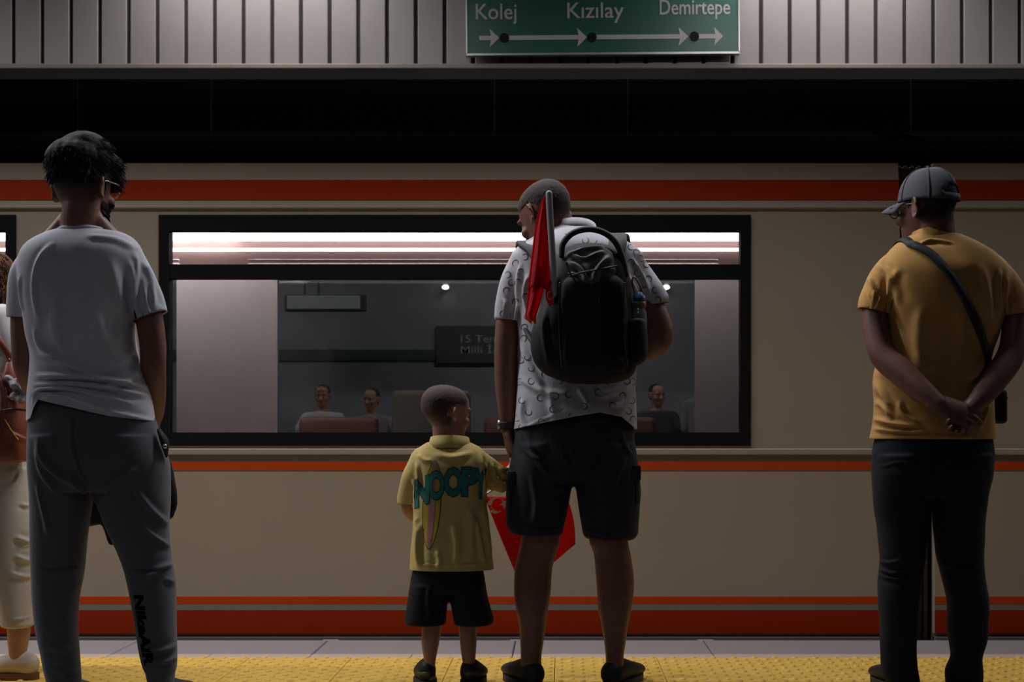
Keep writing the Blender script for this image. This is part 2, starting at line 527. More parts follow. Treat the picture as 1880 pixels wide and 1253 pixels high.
def car(x0, x1, windows, label):
    e = tag(empty('train_car', ((x0 + x1) / 2, TD + 1.3, -1.0)), label, 'train')
    T = 0.05
    # near side with its window openings, as a run of panels
    xs = [x0] + [q for w in windows for q in w] + [x1]
    MB().box(x0, x1, TD, TD + T, ZB, W_BOT).build('lower_side', M_CREAM, e)
    for i in range(0, len(xs), 2):
        MB().box(xs[i], xs[i + 1], TD, TD + T, W_BOT, W_TOP).build('pillar_panel', M_CREAM, e)
    MB().box(x0, x1, TD, TD + T, W_TOP, tz(381)).build('upper_side', M_CREAM, e)
    zt2 = tz(381)
    MB().add([(x0, TD, zt2), (x1, TD, zt2), (x1, TD + .035, ZT), (x0, TD + .035, ZT), (x0, TD + T + .05, zt2), (x1, TD + T + .05, zt2), (x1, TD + T + .05, ZT), (x0, TD + T + .05, ZT)],
             [(0, 1, 2, 3), (7, 6, 5, 4), (0, 4, 5, 1), (3, 2, 6, 7), (0, 3, 7, 4), (1, 5, 6, 2)]).build('cant_rail', M_CREAM, e)
    MB().rbox(x0, x1, TD - .008, TD + .01, zt2 - .006, zt2 + .006, .003, 1).build('gutter', M_CREAM, e)
    def off(z): return TD + .035 * max(0, (z - zt2) / (ZT - zt2)) - .0025
    def stripe(y0, y1, m):
        za, zb = tz(y1), tz(y0)
        MB().add([(x0, off(za), za), (x1, off(za), za), (x1, off(zb), zb), (x0, off(zb), zb), (x0, off(za) + .004, za), (x1, off(za) + .004, za), (x1, off(zb) + .004, zb), (x0, off(zb) + .004, zb)],
                 [(0, 1, 2, 3), (7, 6, 5, 4), (0, 4, 5, 1), (3, 2, 6, 7), (0, 3, 7, 4), (1, 5, 6, 2)]).build('stripe', m, e)
    stripe(329, 367, M_ORANGE)
    stripe(837, 848, M_GREYBAND)
    stripe(848.5, 863, M_ORANGE2)
    stripe(1096, 1110, M_ORANGE2)
    stripe(1110.5, 1121, M_GREYBAND)
    stripe(1121.5, 1164, M_ORANGE)
    MB().rbox(x0, x1, TD - .012, TD + .01, tz(836), tz(824), .004, 1).build('belt_rail', M_CREAM, e)
    MB().box(x0, x1, TD + .012, TD + .06, -0.55, ZB).build('skirt', M_SKIRT, e)
    MB().box(x0, x1, TD - .015, TD + .03, -0.03, tz(1170)).build('sill', M_SKIRT, e)
    # roof
    prof = [(TD + .045, ZT), (TD + .10, ZT + .07), (TD + .25, ZT + .16), (TD + .6, ZT + .25), (TD + 1.3, ZT + .29), (TD + 2.0, ZT + .25), (TD + 2.35, ZT + .16), (TD + 2.5, ZT + .07), (TD + 2.56, ZT)]
    inn = [(y, z - .04) for y, z in prof[::-1]]
    poly = prof + inn
    n = len(poly)
    v = [(x0, y, z) for y, z in poly] + [(x1, y, z) for y, z in poly]
    f = [(i, (i + 1) % n, (i + 1) % n + n, i + n) for i in range(n)]
    MB().add(v, f).build('roof', M_ROOF, e)
    # far side
    FY = TD + 2.6
    MB().box(x0, x1, FY - .05, FY, -0.4, tz(820)).build('far_lower_side', M_INWALL, e)
    ft = 1.82
    MB().box(x0, x1, FY - .05, FY, ft, ZT).build('far_upper_side', M_INPINK, e)
    for i in range(0, len(xs), 2):
        MB().box(xs[i] - .0, xs[i + 1] + .0, FY - .05, FY, tz(820), ft).build('far_pillar', M_INWALL, e)
    for wa, wb in windows:
        MB().box(wa, wb, FY - .03, FY - .024, tz(820), ft).build('far_pane', M_GLASS, e)
    # inside
    for xe in (x0, x1 - .04):
        ep = [(FY - .05, -0.4), (TD + .06, -0.4)] + [(min(max(y, TD + .06), FY - .05), z - .02) for y, z in prof]
        m_ = len(ep)
        MB().add([(xe, y, z) for y, z in ep] + [(xe + .04, y, z) for y, z in ep], [tuple(range(m_)), tuple(range(2 * m_ - 1, m_ - 1, -1))] + [(i, i + m_, (i + 1) % m_ + m_, (i + 1) % m_) for i in range(m_)]).build('end_wall', M_ROOF, e)
    MB().box(x0, x1, TD + .05, FY - .05, -0.08, -0.02).build('cabin_floor', M_INFLOOR, e)
    MB().box(x0, x1, TD + .36, FY - .36, ZT + .06, ZT + .08).build('cabin_ceiling', M_INCEIL, e)
    MB().add([(x0, FY - .05, 1.86), (x1, FY - .05, 1.86), (x1, FY - .33, ZT + .06), (x0, FY - .33, ZT + .06), (x0, FY - .04, 1.87), (x1, FY - .04, 1.87), (x1, FY - .30, ZT + .06), (x0, FY - .30, ZT + .06)],
             [(0, 1, 2, 3), (7, 6, 5, 4), (0, 4, 5, 1), (3, 2, 6, 7), (0, 3, 7, 4), (1, 5, 6, 2)]).build('cove', M_INPINK, e)
    for wa, wb in windows:
        # window frame, transom and panes of the near side
        fr = MB()
        g = .045
        fr.box(wa, wb, TD - .006, TD + .055, W_TOP - .070, W_TOP)
        fr.box(wa, wb, TD - .006, TD + .055, W_BOT, W_BOT + .058)
        fr.box(wa, wa + g, TD - .006, TD + .055, W_BOT + .058, W_TOP - .070)
        fr.box(wb - g, wb, TD - .006, TD + .055, W_BOT + .058, W_TOP - .070)
        w = fr.build('window_frame', M_RUBBER, e)
        MB().box(wa + g, wb - g, TD - .004, TD + .05, tz(512), tz(486)).build('transom', M_RUBBER, w)
        MB().box(wa + g, wb - g, TD + .018, TD + .024, tz(486), W_TOP - .07).build('pane', M_GLASS, w)
        MB().box(wa + g, wb - g, TD + .018, TD + .024, W_BOT + .058, tz(512)).build('pane', M_GLASS, w)
        # ceiling tubes and handrails inside
        ln = wb - wa
        for yy, zz, r in ((FY - .42, 2.035, .028), (FY - .26, 1.978, .010), (TD + .45, 2.06, .034)):  # last tube, near side: unseen, added to brighten the cabin
            MB().cyl((max(x0 + .05, wa - 1.0), yy, zz), (min(x1 - .05, wb + .42), yy, zz), r, 12).build('ceiling_light', M_TRAINTUBE, e)
        for zz in (1.90, 1.875):
            MB().cyl((wa - .1, FY - .38, zz), (min(x1, wb + .1), FY - .38, zz), .007, 8).build('handrail', M_STEEL, e)
        # transverse seats seen from the side, with their backs to the far wall
        k = 0
        for q in np.arange(wa + .15, wb - .5, .56):
            s = MB().rbox(q, q + .48, FY - .62, FY - .16, .36, .44, .03, 2).build('seat', M_SEATPAD, e, True)
            MB().rbox(q, q + .48, FY - .17, FY - .08, .40, .98 + (.16 if k % 3 == 1 else 0), .035, 3).build('backrest', M_SEAT if k % 3 != 1 else M_SEATPAD, s, True)
            MB().rbox(q + .06, q + .42, FY - .50, FY - .2, -0.02, .37, .02, 1).build('pedestal', M_INWALL, s)
            k += 1
    return e
GX0, GX1 = tx(1652), tx(1716)
car(-7.6, GX0, [(-4.85, tx(30)), (tx(292), tx(1378))], 'cream metro car with red stripes and a long window behind the waiting people')
car(GX1, 7.6, [(tx(1980), tx(1980) + 2.5)], 'cream metro car with red stripes beyond the coupling, behind the man in the cap')
gb = MB()
n = 5
for i in range(n):
    a = GX0 + (GX1 - GX0) * i / n
    b = GX0 + (GX1 - GX0) * (i + 1) / n
    gb.rbox(a + .002, b - .002, TD + .07, TD + 2.5, -0.3, ZT + .0, .012, 1)
tag(gb.build('gangway_bellows', M_BELLOWS), 'dark folded bellows between the two train cars behind the man in the cap', 'bellows')

# ================================================================== FAR PLATFORM FITTINGS
M_NAMEBOARD = mat('name_board', (0.055, 0.055, 0.06), 0.6)
M_NAMETXT = mat('name_letters', (0.28, 0.28, 0.29), 0.6)
ND = 15.16
nb = tag(empty('name_board', P(900, 640, ND)), 'dark station name board with grey letters on the far wall, seen through the train window', 'sign')
a, b = P(800, 668, ND), P(1130, 598, ND)
MB().rbox(a.x, b.x, ND, ND + .03, a.z, b.z, .01, 1).build('board', M_NAMEBOARD, nb)
flat_text('lettering', '15 Temmuz', 846, 957, 629, 14, M_NAMETXT, nb, ND - .004)
flat_text('lettering', 'Milli İrade', 846, 950, 649, 14, M_NAMETXT, nb, ND - .004)
M_LIT = mat('light_box_face', (0.22, 0.25, 0.22), 0.5, emit=(0.75, 0.9, 0.75), emit_s=0.05)
lb = tag(empty('light_box', P(605, 556, 14.6)), 'pale lit sign box hung above the far platform, seen through the train window', 'sign')
a, b = P(522, 572, 14.6), P(672, 541, 14.6)
MB().rbox(a.x, b.x, 14.6, 14.68, a.z, b.z, .01, 1).build('case', M_NAMEBOARD, lb)
MB().rbox(a.x + .03, b.x - .06, 14.592, 14.60, a.z + .025, b.z - .01, .003, 1).build('face', M_LIT, lb)
for q in (b.x - .5, a.x + .2):
    MB().box(q, q + .02, 14.6, 14.62, b.z, 4.4).build('hanger', M_NAMEBOARD, lb)
M_SPOT = mat('spot_lamp', (1, 1, 1), 0.5, emit=(1.0, 0.9, 0.72), emit_s=14)
for px, lab in ((818, 'small bright spotlight on the far wall above the name board'), (1223, "small bright spotlight on the far wall beside the backpack wearer's sleeve")):
    c = P(px, 528, 15.1)
    e = tag(empty('wall_spotlight', c), lab, 'lamp', 'wall spotlights')
    MB().rbox(c.x - .03, c.x + .03, c.y, c.y + .1, c.z - .02, c.z + .05, .008, 1).build('housing', M_FITTING, e)
    v, f = ellipsoid((c.x, c.y - .01, c.z), (.036, .03, .022))
    MB().add(v, f).build('bulb', M_SPOT, e, True)
M_GREEN = mat('green_band', (0.03, 0.06, 0.045), 0.6)
a, b = P(300, 662, 15.19), P(820, 642, 15.19)
structure(MB().box(a.x, b.x, 15.18, 15.2, a.z, b.z).build('trim_2', M_GREEN), 'dark green band along the far platform wall', 'trim')
# ================================================================== FIGURE HELPERS
from mathutils.bvhtree import BVHTree
RNG = np.random.default_rng(7)
M_SKIN = mat('skin', (0.21, 0.09, 0.062), 0.5, var=0.10, var_scale=30, bump=0.08, bump_scale=500, sss=0.08)
M_SKINB = mat('skin_child', (0.33, 0.165, 0.11), 0.5, var=0.06, var_scale=30, sss=0.1)
M_SKIN3 = mat('skin_tanned', (0.165, 0.07, 0.054), 0.5, var=0.10, var_scale=30, bump=0.08, bump_scale=500, sss=0.06)
M_SKIN2 = mat('skin_arm', (0.20, 0.082, 0.056), 0.5, var=0.12, var_scale=40, bump=0.10, bump_scale=500, sss=0.08)
M_HAIR = mat('hair_black', (0.0045, 0.0032, 0.003), 0.6, spec=0.12)
M_FADE = mat('hair_fade', (0.05, 0.027, 0.02), 0.75, var=0.35, var_scale=700)
M_STUBBLE = mat('hair_cropped', (0.030, 0.017, 0.012), 0.85, var=0.35, var_scale=600, bump=0.3, bump_scale=900, sheen=0.05)
M_STUBBLE_B = mat('hair_cropped_child', (0.048, 0.026, 0.018), 0.85, var=0.3, var_scale=600, bump=0.3, bump_scale=900, sheen=0.05)
M_EYE = mat('eye_white', (0.7, 0.68, 0.65), 0.2)
M_IRIS = mat('eye_iris', (0.03, 0.015, 0.008), 0.2)
M_BLACKFRAME = mat('spectacle_frame', (0.02, 0.02, 0.022), 0.25)
M_SHOE = mat('shoe_black', (0.012, 0.012, 0.014), 0.6)
M_SOLE = mat('shoe_sole', (0.05, 0.05, 0.05), 0.7)

def fade_mat(name, skin, hair, z0, z1):
    """cropped hair that thins out to skin towards the nape"""
    m = mat(name, hair, 0.85, var=0.3, var_scale=600, bump=0.3, bump_scale=900, sheen=0.05)
    nt = m.node_tree
    b = nt.nodes['Principled BSDF']
    src = b.inputs['Base Color'].links[0].from_socket
    ge = nt.nodes.new('ShaderNodeNewGeometry')
    sp = nt.nodes.new('ShaderNodeSeparateXYZ')
    nt.links.new(ge.outputs['Position'], sp.inputs[0])
    mr = nt.nodes.new('ShaderNodeMapRange')
    mr.inputs['From Min'].default_value = z0; mr.inputs['From Max'].default_value = z1
    mr.interpolation_type = 'SMOOTHSTEP'
    nt.links.new(sp.outputs['Z'], mr.inputs['Value'])
    mx = nt.nodes.new('ShaderNodeMix'); mx.data_type = 'RGBA'
    mx.inputs['A'].default_value = (*skin, 1)
    nt.links.new(mr.outputs['Result'], mx.inputs['Factor'])
    nt.links.new(src, mx.inputs['B'])
    nt.links.new(mx.outputs['Result'], b.inputs['Base Color'])
    return m

class Fig:
    def __init__(s, d, px):
        s.d = d
        s.base = Vector(((px - CX) / F * d, d, 0))
    def p(s, px, py, dy=0.0):
        return np.array(P(px, py, s.d + dy))
    def rows(s, rows):
        out = []
        for r in rows:
            py, l, rr, yc, ry = r[:5]
            pw = r[5] if len(r) > 5 else 2.2
            k = s.d + min(0.0, yc * 0.0)
            a, b = P(l, py, k), P(rr, py, k)
            out.append((a.z, a.x, b.x, s.d + yc, ry, pw))
        return out
    def loft(s, rows, shrink=0.0, seg=56):
        r = [(z, a + shrink, b - shrink, y, max(.01, ry - shrink), pw) for z, a, b, y, ry, pw in s.rows(rows)]
        return rows_loft(r, seg)
    def limb(s, pts, seg=22, grow=0.0, **k):
        return tube([s.p(*q[:3]) for q in pts], [((q[3] + grow), (q[4] if len(q) > 4 else q[3]) + grow) for q in pts], seg=seg, **k)

def rotm(yaw, pitch=0, roll=0):
    """yaw>0 turns towards the right of the picture, pitch>0 bows forward"""
    return np.array(Matrix.Rotation(math.radians(-yaw), 3, 'Z') @ Matrix.Rotation(math.radians(-pitch), 3, 'X') @ Matrix.Rotation(math.radians(roll), 3, 'Y'))

def head_parts(c, R, k=1.0, child=False):
    """skull, face, ears; local frame faces +Y"""
    rows = [(-.116, .012, .066, .020), (-.106, .032, .052, .042), (-.085, .048, .033, .062), (-.055, .058, .020, .076), (-.025, .066, .010, .086),
            (.005, .071, .002, .0935), (.035, .0745, -.001, .0975), (.065, .072, -.003, .093), (.09, .060, -.006, .076), (.107, .038, -.010, .050), (.116, .010, -.012, .014)]
    if child:
        rows = [(z, hw * (1.07 if z > -.02 else .95), y, ry * (1.05 if z > -.02 else .92)) for z, hw, y, ry in rows]
    pr = [rows_loft([(z, -hw, hw, y, ry, 2.15) for z, hw, y, ry in rows], 40, 4)]
    ns = .6 if child else 1.0
    pr.append(tube([(0, .088, .012), (0, .098, -.008), (0, .108 + .008 * ns, -.026)], [.008, .010, .0125 * ns], seg=12))
    for q in (-1, 1):
        pr.append(ellipsoid((q * .012, .100, -.029), (.009, .011, .008)))
        pr.append(ellipsoid((q * .034, .082, .022), (.026, .014, .010)))        # brow
        pr.append(ellipsoid((q * .043, .066, -.028), (.025, .022, .022)))       # cheek
        er = np.array(Matrix.Rotation(math.radians(q * 36), 3, 'Z')) * (.82 if child else 1.0)
        ec = np.array((q * .082, -.013, -.004))
        pr.append(ellipsoid(ec, (.0065, .019, .033), er))
        ring = []
        for a in np.linspace(0.3, 2 * math.pi - .9, 12):
            ring.append(ec + er @ np.array((q * .006, -.019 * math.cos(a) * (1 if True else 1), .033 * math.sin(a))))
        pr.append(tube(ring, [.0048] * len(ring), seg=8, sub=2))
    pr.append(ellipsoid((0, .092, -.050), (.022, .010, .006)))
    pr.append(ellipsoid((0, .091, -.060), (.020, .010, .007)))
    pr.append(ellipsoid((0, .080, -.098), (.024, .018, .016)))
    return [((np.asarray(v) * k) @ R.T + c, f) for v, f in pr]

def place(pts, c, R, k=1.0):
    return (np.asarray(pts, float) * k) @ R.T + c

def face_details(parent, c, R, k, brow_mat):
    for q in (-1, 1):
        v, f = ellipsoid((0, 0, 0), (.0125, .0125, .0125))
        o = MB().add(place(v + np.array((q * .032, .0785, .003)), c, R, k), f).build('eye', M_EYE, parent, True)
        v, f = ellipsoid((0, 0, 0), (.0058, .0035, .0058))
        MB().add(place(v + np.array((q * .032, .0900, .003)), c, R, k), f).build('iris', M_IRIS, o, True)
        v, f = tube([(q * .016, .093, .021), (q * .034, .0935, .027), (q * .052, .083, .022)], [.0035, .0042, .0025], seg=8)
        MB().add(place(v, c, R, k), f).build('eyebrow', brow_mat, parent, True)

def hand_parts(wrist, direc, normal, k=1.0, curl=(25, 30, 25), thumb=1, spread=6, thumb_open=35, wr=.026):
    """palm and five fingers; normal points out of the back of the hand"""
    w = np.asarray(wrist, float); d = np.asarray(direc, float); d /= np.linalg.norm(d)
    n = np.asarray(normal, float); n -= d * np.dot(n, d); n /= np.linalg.norm(n)
    s = np.cross(d, n) * thumb
    pr = [tube([w - d * .02 * k, w + d * .03 * k, w + d * .07 * k, w + d * .092 * k], [(wr, wr * .75), (.036 * k, .019 * k), (.042 * k, .017 * k), (.040 * k, .013 * k)], seg=18, hint=n)]
    for i, (off, ln, rad) in enumerate(((.030, .074, .0088), (.010, .083, .0090), (-.010, .077, .0086), (-.029, .060, .0078))):
        a = w + d * (.088 - .004 * abs(i - 1)) * k + s * off * k
        dirn = d * math.cos(math.radians(spread * (1.2 - i))) + s * math.sin(math.radians(spread * (1.2 - i)))
        pts, rr = [a - dirn * .015 * k, a], [rad * k * 1.08, rad * k * 1.08]
        ang = 0
        cur = a
        for j, fr in enumerate((.45, .32, .23)):
            ang += curl[j] if not isinstance(curl[j], (list, tuple)) else curl[j][i]
            step = dirn * math.cos(math.radians(ang)) - n * math.sin(math.radians(ang))
            cur = cur + step * ln * fr * k
            pts.append(cur); rr.append(rad * k * (1.0, .92, .72)[j])
        pr.append(tube(pts, rr, seg=12, sub=3, hint=s))
    t0 = w + d * .022 * k + s * .024 * k
    td = d * math.cos(math.radians(thumb_open)) + s * math.sin(math.radians(thumb_open)) - n * .25
    td /= np.linalg.norm(td)
    t1 = t0 + td * .040 * k
    td2 = td * .85 + d * .4 - n * .2; td2 /= np.linalg.norm(td2)
    t2 = t1 + td2 * .030 * k
    t3 = t2 + (td2 * .8 + d * .3 - n * .15) * .022 * k
    pr.append(tube([t0, t1, t2, t3], [.015 * k, .0115 * k, .0105 * k, .008 * k], seg=12, sub=3, hint=n))
    return pr

def wave(co, seed, freq, amp, n=7):
    """soft irregular relief"""
    r = np.random.default_rng(seed)
    out = np.zeros(len(co))
    for _ in range(n):
        k = r.normal(size=3) * np.asarray(freq)
        out += np.sin(co @ k + r.uniform(0, 6.28)) / n ** .5
    return out * amp

def folds(fig, co, no, lst, dy=-.12):
    """ridges along lines drawn on the garment, from behind: (points, width m, height m)"""
    disp = np.zeros(len(co))
    face = np.clip(-no[:, 1] * 1.6 + .25, 0, 1)
    q = co[:, [0, 2]]
    for pts, w, a in lst:
        pp = spline([(fig.p(x, y, dy)[0], fig.p(x, y, dy)[2]) for x, y in pts], 4)
        best = np.full(len(co), 9e9)
        tt = np.zeros(len(co))
        n = len(pp) - 1
        for i in range(n):
            A, B = pp[i], pp[i + 1]
            ab = B - A
            t = np.clip(((q - A) @ ab) / (ab @ ab + 1e-12), 0, 1)
            dd = ((q - (A + t[:, None] * ab)) ** 2).sum(1)
            m = dd < best
            best[m] = dd[m]; tt[m] = (i + t[m]) / n
        taper = np.clip(np.minimum(tt, 1 - tt) * 5, 0.05, 1)
        disp += 2.5 * a * taper * (np.exp(-best / w ** 2) - .45 * np.exp(-best / (2.2 * w) ** 2)) * face
    return disp

def cut(me, cuts, lip=.004):
    """open the cloth at hems: cuts of (point, outward normal, radius)"""
    bm = bmesh.new(); bm.from_mesh(me)
    for pt, no, rad in cuts:
        pt = Vector(pt); no = Vector(no).normalized()
        if rad < .2:      # a sleeve end: take the flat cap off and straighten the edge
            bm.normal_update()
            dele = [f for f in bm.faces if (f.calc_center_median() - pt).length < rad and f.normal.dot(no) > .5]
            bmesh.ops.delete(bm, geom=dele, context='FACES')
            be = [e for e in bm.edges if e.is_boundary and all((v.co - pt).length < rad * 1.1 for v in e.verts)]
            for v in set(v for e in be for v in e.verts):
                v.co -= no * (v.co - pt).dot(no)
        else:
            vs_ = [v for v in bm.verts if (v.co - pt).length < rad]
            sv = set(vs_)
            es = [e for e in bm.edges if e.verts[0] in sv and e.verts[1] in sv]
            fs = [f for f in bm.faces if all(v in sv for v in f.verts)]
            bmesh.ops.bisect_plane(bm, geom=vs_ + es + fs, plane_co=pt, plane_no=no, clear_outer=True)
            be = [e for e in bm.edges if e.is_boundary and all((v.co - pt).length < rad and abs((v.co - pt).dot(no)) < .003 for v in e.verts)]
        if be and lip:
            bv = set(v for e in be for v in e.verts)
            c = sum((v.co for v in bv), Vector()) / len(bv)
            ex = bmesh.ops.extrude_edge_only(bm, edges=be)
            for v in ex['geom']:
                if isinstance(v, bmesh.types.BMVert):
                    v.co += (c - v.co).normalized() * lip - no * lip * .6
    bm.normal_update()
    bm.to_mesh(me); bm.free()
    return me

def garment(fig, name, parts, m, parent, voxel=.005, smooth=5, fold=(), noise=(), cuts=(), warp=None, dy=-.12):
    me = fuse(parts, voxel, smooth)
    co, no = get_co(me), get_no(me)
    d = folds(fig, co, no, fold, dy) if fold else np.zeros(len(co))
    for seed, freq, amp in noise:
        d += wave(co, seed, freq, amp * 1.4)
    co = co + no * d[:, None]
    set_co(me, co)
    if cuts: cut(me, cuts)
    if warp is not None:
        set_co(me, warp(get_co(me)))
    return link(name, me, m, parent, True)

def body(name, parts, m, parent, voxel=.005, smooth=3):
    return link(name, fuse(parts, voxel, smooth), m, parent, True)

def shell(src, name, keep, off, m, parent, noise=0.0, seed=1):
    """a thin layer lying on part of a body: keep(co) -> height 0..1"""
    co, no = get_co(src.data), get_no(src.data)
    h = keep(co)
    me0 = src.data
    nl = len(me0.loops)
    li = np.empty(nl, dtype=np.int64); me0.loops.foreach_get('vertex_index', li)
    st = np.empty(len(me0.polygons), dtype=np.int64); me0.polygons.foreach_get('loop_start', st)
    tot = np.empty(len(me0.polygons), dtype=np.int64); me0.polygons.foreach_get('loop_total', tot)
    st = st[tot == 4]
    quads = li[st[:, None] + np.arange(4)]
    quads = quads[(h[quads] > 0).all(1)]
    used = np.unique(quads)
    idx = np.full(len(co), -1); idx[used] = np.arange(len(used))
    hh = np.clip(h, 0, 1)
    nz = np.maximum(0, np.random.default_rng(seed).normal(size=len(co))) * noise
    v = co + no * (off * hh + .0004 + nz * hh)[:, None]
    me = mesh_of(v[used], idx[quads], name)
    return link(name, me, m, parent, True)

def bvh_of(o):
    return BVHTree.FromPolygons([v.co.copy() for v in o.data.vertices], [tuple(p.vertices) for p in o.data.polygons])

def lay_on(me, bvh, lift, y0=2.0, grid=.012, name='print', m=None, parent=None):
    """lay a flat print (x, z outline) on a garment, following its surface"""
    bm = bmesh.new(); bm.from_mesh(me)
    bmesh.ops.triangulate(bm, faces=bm.faces)
    xs = [v.co.x for v in bm.verts]; zs = [v.co.z for v in bm.verts]
    for ax, lo, hi in ((0, min(xs), max(xs)), (2, min(zs), max(zs))):
        q = lo + grid
        while q < hi:
            no = (1, 0, 0) if ax == 0 else (0, 0, 1)
            co = (q, 0, 0) if ax == 0 else (0, 0, q)
            bmesh.ops.bisect_plane(bm, geom=list(bm.verts) + list(bm.edges) + list(bm.faces), plane_co=co, plane_no=no)
            q += grid
    bad = []
    for v in bm.verts:
        hit = bvh.ray_cast(Vector((v.co.x, y0, v.co.z)), Vector((0, 1, 0)))
        if hit[0] is None: bad.append(v)
        else: v.co = hit[0] + Vector((0, -lift, 0))
    bmesh.ops.delete(bm, geom=bad, context='VERTS')
    bmesh.ops.recalc_face_normals(bm, faces=bm.faces)
    out = bpy.data.meshes.new(name); bm.to_mesh(out); bm.free()
    return link(name, out, m, parent, True)

def poly_mesh(pts):
    return mesh_of([(x, 0, z) for x, z in pts], [tuple(range(len(pts)))], 'outline')

def ribbon(pts, width, thick, name, m, parent, side=None, sub=5):
    """flat strap through points; side = direction of its width at each point"""
    p = spline([tuple(q) for q in pts], sub)
    n = len(p)
    t = np.gradient(p, axis=0); t /= np.linalg.norm(t, axis=1)[:, None]
    sd = spline([tuple(q) for q in side], sub) if side is not None else np.cross(t, (0, 1, 0))
    sd = sd - t * (sd * t).sum(1)[:, None]
    sd /= np.linalg.norm(sd, axis=1)[:, None] + 1e-9
    nn = np.cross(sd, t)
    V = np.vstack([np.stack([p[i] - sd[i] * width / 2 - nn[i] * thick / 2, p[i] + sd[i] * width / 2 - nn[i] * thick / 2,
                             p[i] + sd[i] * width / 2 + nn[i] * thick / 2, p[i] - sd[i] * width / 2 + nn[i] * thick / 2]) for i in range(n)])
    f = [(i * 4 + k, i * 4 + (k + 1) % 4, (i + 1) * 4 + (k + 1) % 4, (i + 1) * 4 + k) for i in range(n - 1) for k in range(4)]
    f += [(3, 2, 1, 0), tuple((n - 1) * 4 + k for k in range(4))]
    return MB().add(V, f).build(name, m, parent, True)

def shoe(parent, x, y, yaw, length, width, top, m_up, m_sole, ankle=.045):
    """shoe on the floor; (x, y) below the ankle, yaw 0 points away from the camera"""
    R = rotm(yaw); c = np.array((x, y, 0.0))
    heel = -.24 * length
    L = length
    up = [tube([(0, heel + .035, .05), (0, heel + .30 * L, .055), (0, heel + .60 * L, .045), (0, heel + .88 * L, .036)],
               [(width * .40, .045), (width * .44, .045), (width * .5, .032), (width * .40, .022)], seg=24, hint=(0, 0, 1)),
          tube([(0, heel + .055, .045), (0, heel + .06, top)], [(ankle, ankle * 1.15), (ankle * .92, ankle * 1.1)], seg=20, round_ends=False)]
    me = fuse([(v, f) for v, f in up], .005, 4)
    co = get_co(me); co[:, 2] = np.maximum(co[:, 2], .016); set_co(me, co @ R.T + c)
    s = link('shoe', me, m_up, parent, True)
    out = []
    for a in np.linspace(0, 2 * math.pi, 36, endpoint=False):
        yy = heel + .5 * L + .5 * L * math.sin(a)
        t = (yy - heel) / L
        w = width * (.43 + .09 * math.sin(min(1, t * 1.1) * math.pi))
        out.append((w * np.sign(math.cos(a)) * abs(math.cos(a)) ** .75, yy))
    n = len(out)
    v = [(a, b, 0.0) for a, b in out] + [(a * 1.02, b * 1.0, .012) for a, b in out] + [(a, b, .024) for a, b in out]
    f = [tuple(range(n))[::-1], tuple(2 * n + i for i in range(n))] + [(r * n + i, r * n + (i + 1) % n, (r + 1) * n + (i + 1) % n, (r + 1) * n + i) for r in range(2) for i in range(n)]
    MB().add(np.asarray(v) @ R.T + c, f).build('sole', m_sole, s)
    return s

def strands(root, dirs, lengths, r0, droop, seed, curl=0.0, n=5):
    """tapered locks of hair, all in one mesh"""
    r = np.random.default_rng(seed)
    S = len(root)
    cur = np.array(root, float); dd = np.array(dirs, float)
    dd /= np.linalg.norm(dd, axis=1)[:, None]
    L = np.asarray(lengths, float)[:, None]
    ph = r.uniform(0, 6.28, S)
    rad = r0 * np.array([1, 1.1, 1, .85, .55, .12] if n == 5 else list(np.linspace(1, .75, n)) + [.12])
    pts = []
    for i in range(n + 1):
        off = np.stack([np.sin(ph + i * 1.3), np.cos(ph + i * 1.3), 0 * ph], 1) * curl * min(1, i / 2)
        pts.append(cur + off)
        dd = dd + np.array((0, 0, -droop)) + r.normal(size=(S, 3)) * .06
        dd /= np.linalg.norm(dd, axis=1)[:, None]
        cur = cur + dd * L / n
    pts = np.stack(pts, 1)
    a = np.cross(dirs, r.normal(size=(S, 3))); a /= np.linalg.norm(a, axis=1)[:, None] + 1e-9
    d0 = np.asarray(dirs) / (np.linalg.norm(dirs, axis=1)[:, None] + 1e-9)
    b = np.cross(a, d0)
    V = []
    for k in range(3):
        t = 2 * math.pi * k / 3
        V.append(pts + (a * math.cos(t) + b * math.sin(t))[:, None, :] * rad[None, :, None])
    V = np.stack(V, 2).reshape(-1, 3)
    base = (np.arange(S) * (n + 1) * 3)[:, None, None]
    ii = (np.arange(n) * 3)[None, :, None]
    kk = np.arange(3)[None, None, :]
    k2 = (np.arange(3)[None, None, :] + 1) % 3
    q = np.stack([base + ii + kk, base + ii + k2, base + ii + 3 + k2, base + ii + 3 + kk], -1).reshape(-1, 4)
    return mesh_of(V, q, 'locks')

def hem_warp(fig, pts, reach, dy=-.1):
    """bend a level hem to the drawn line (px, py)"""
    w = sorted((fig.p(x, y, dy)[0], fig.p(x, y, dy)[2]) for x, y in pts)
    xs, zs = np.array([a for a, b in w]), np.array([b for a, b in w])
    z0 = zs.mean()
    def f(co):
        t = np.clip(1 - (co[:, 2] - z0) / reach, 0, 1)
        t = t * t * (3 - 2 * t)
        co = co.copy()
        co[:, 2] += (np.interp(co[:, 0], xs, zs) - z0) * t
        return co
    return z0, f
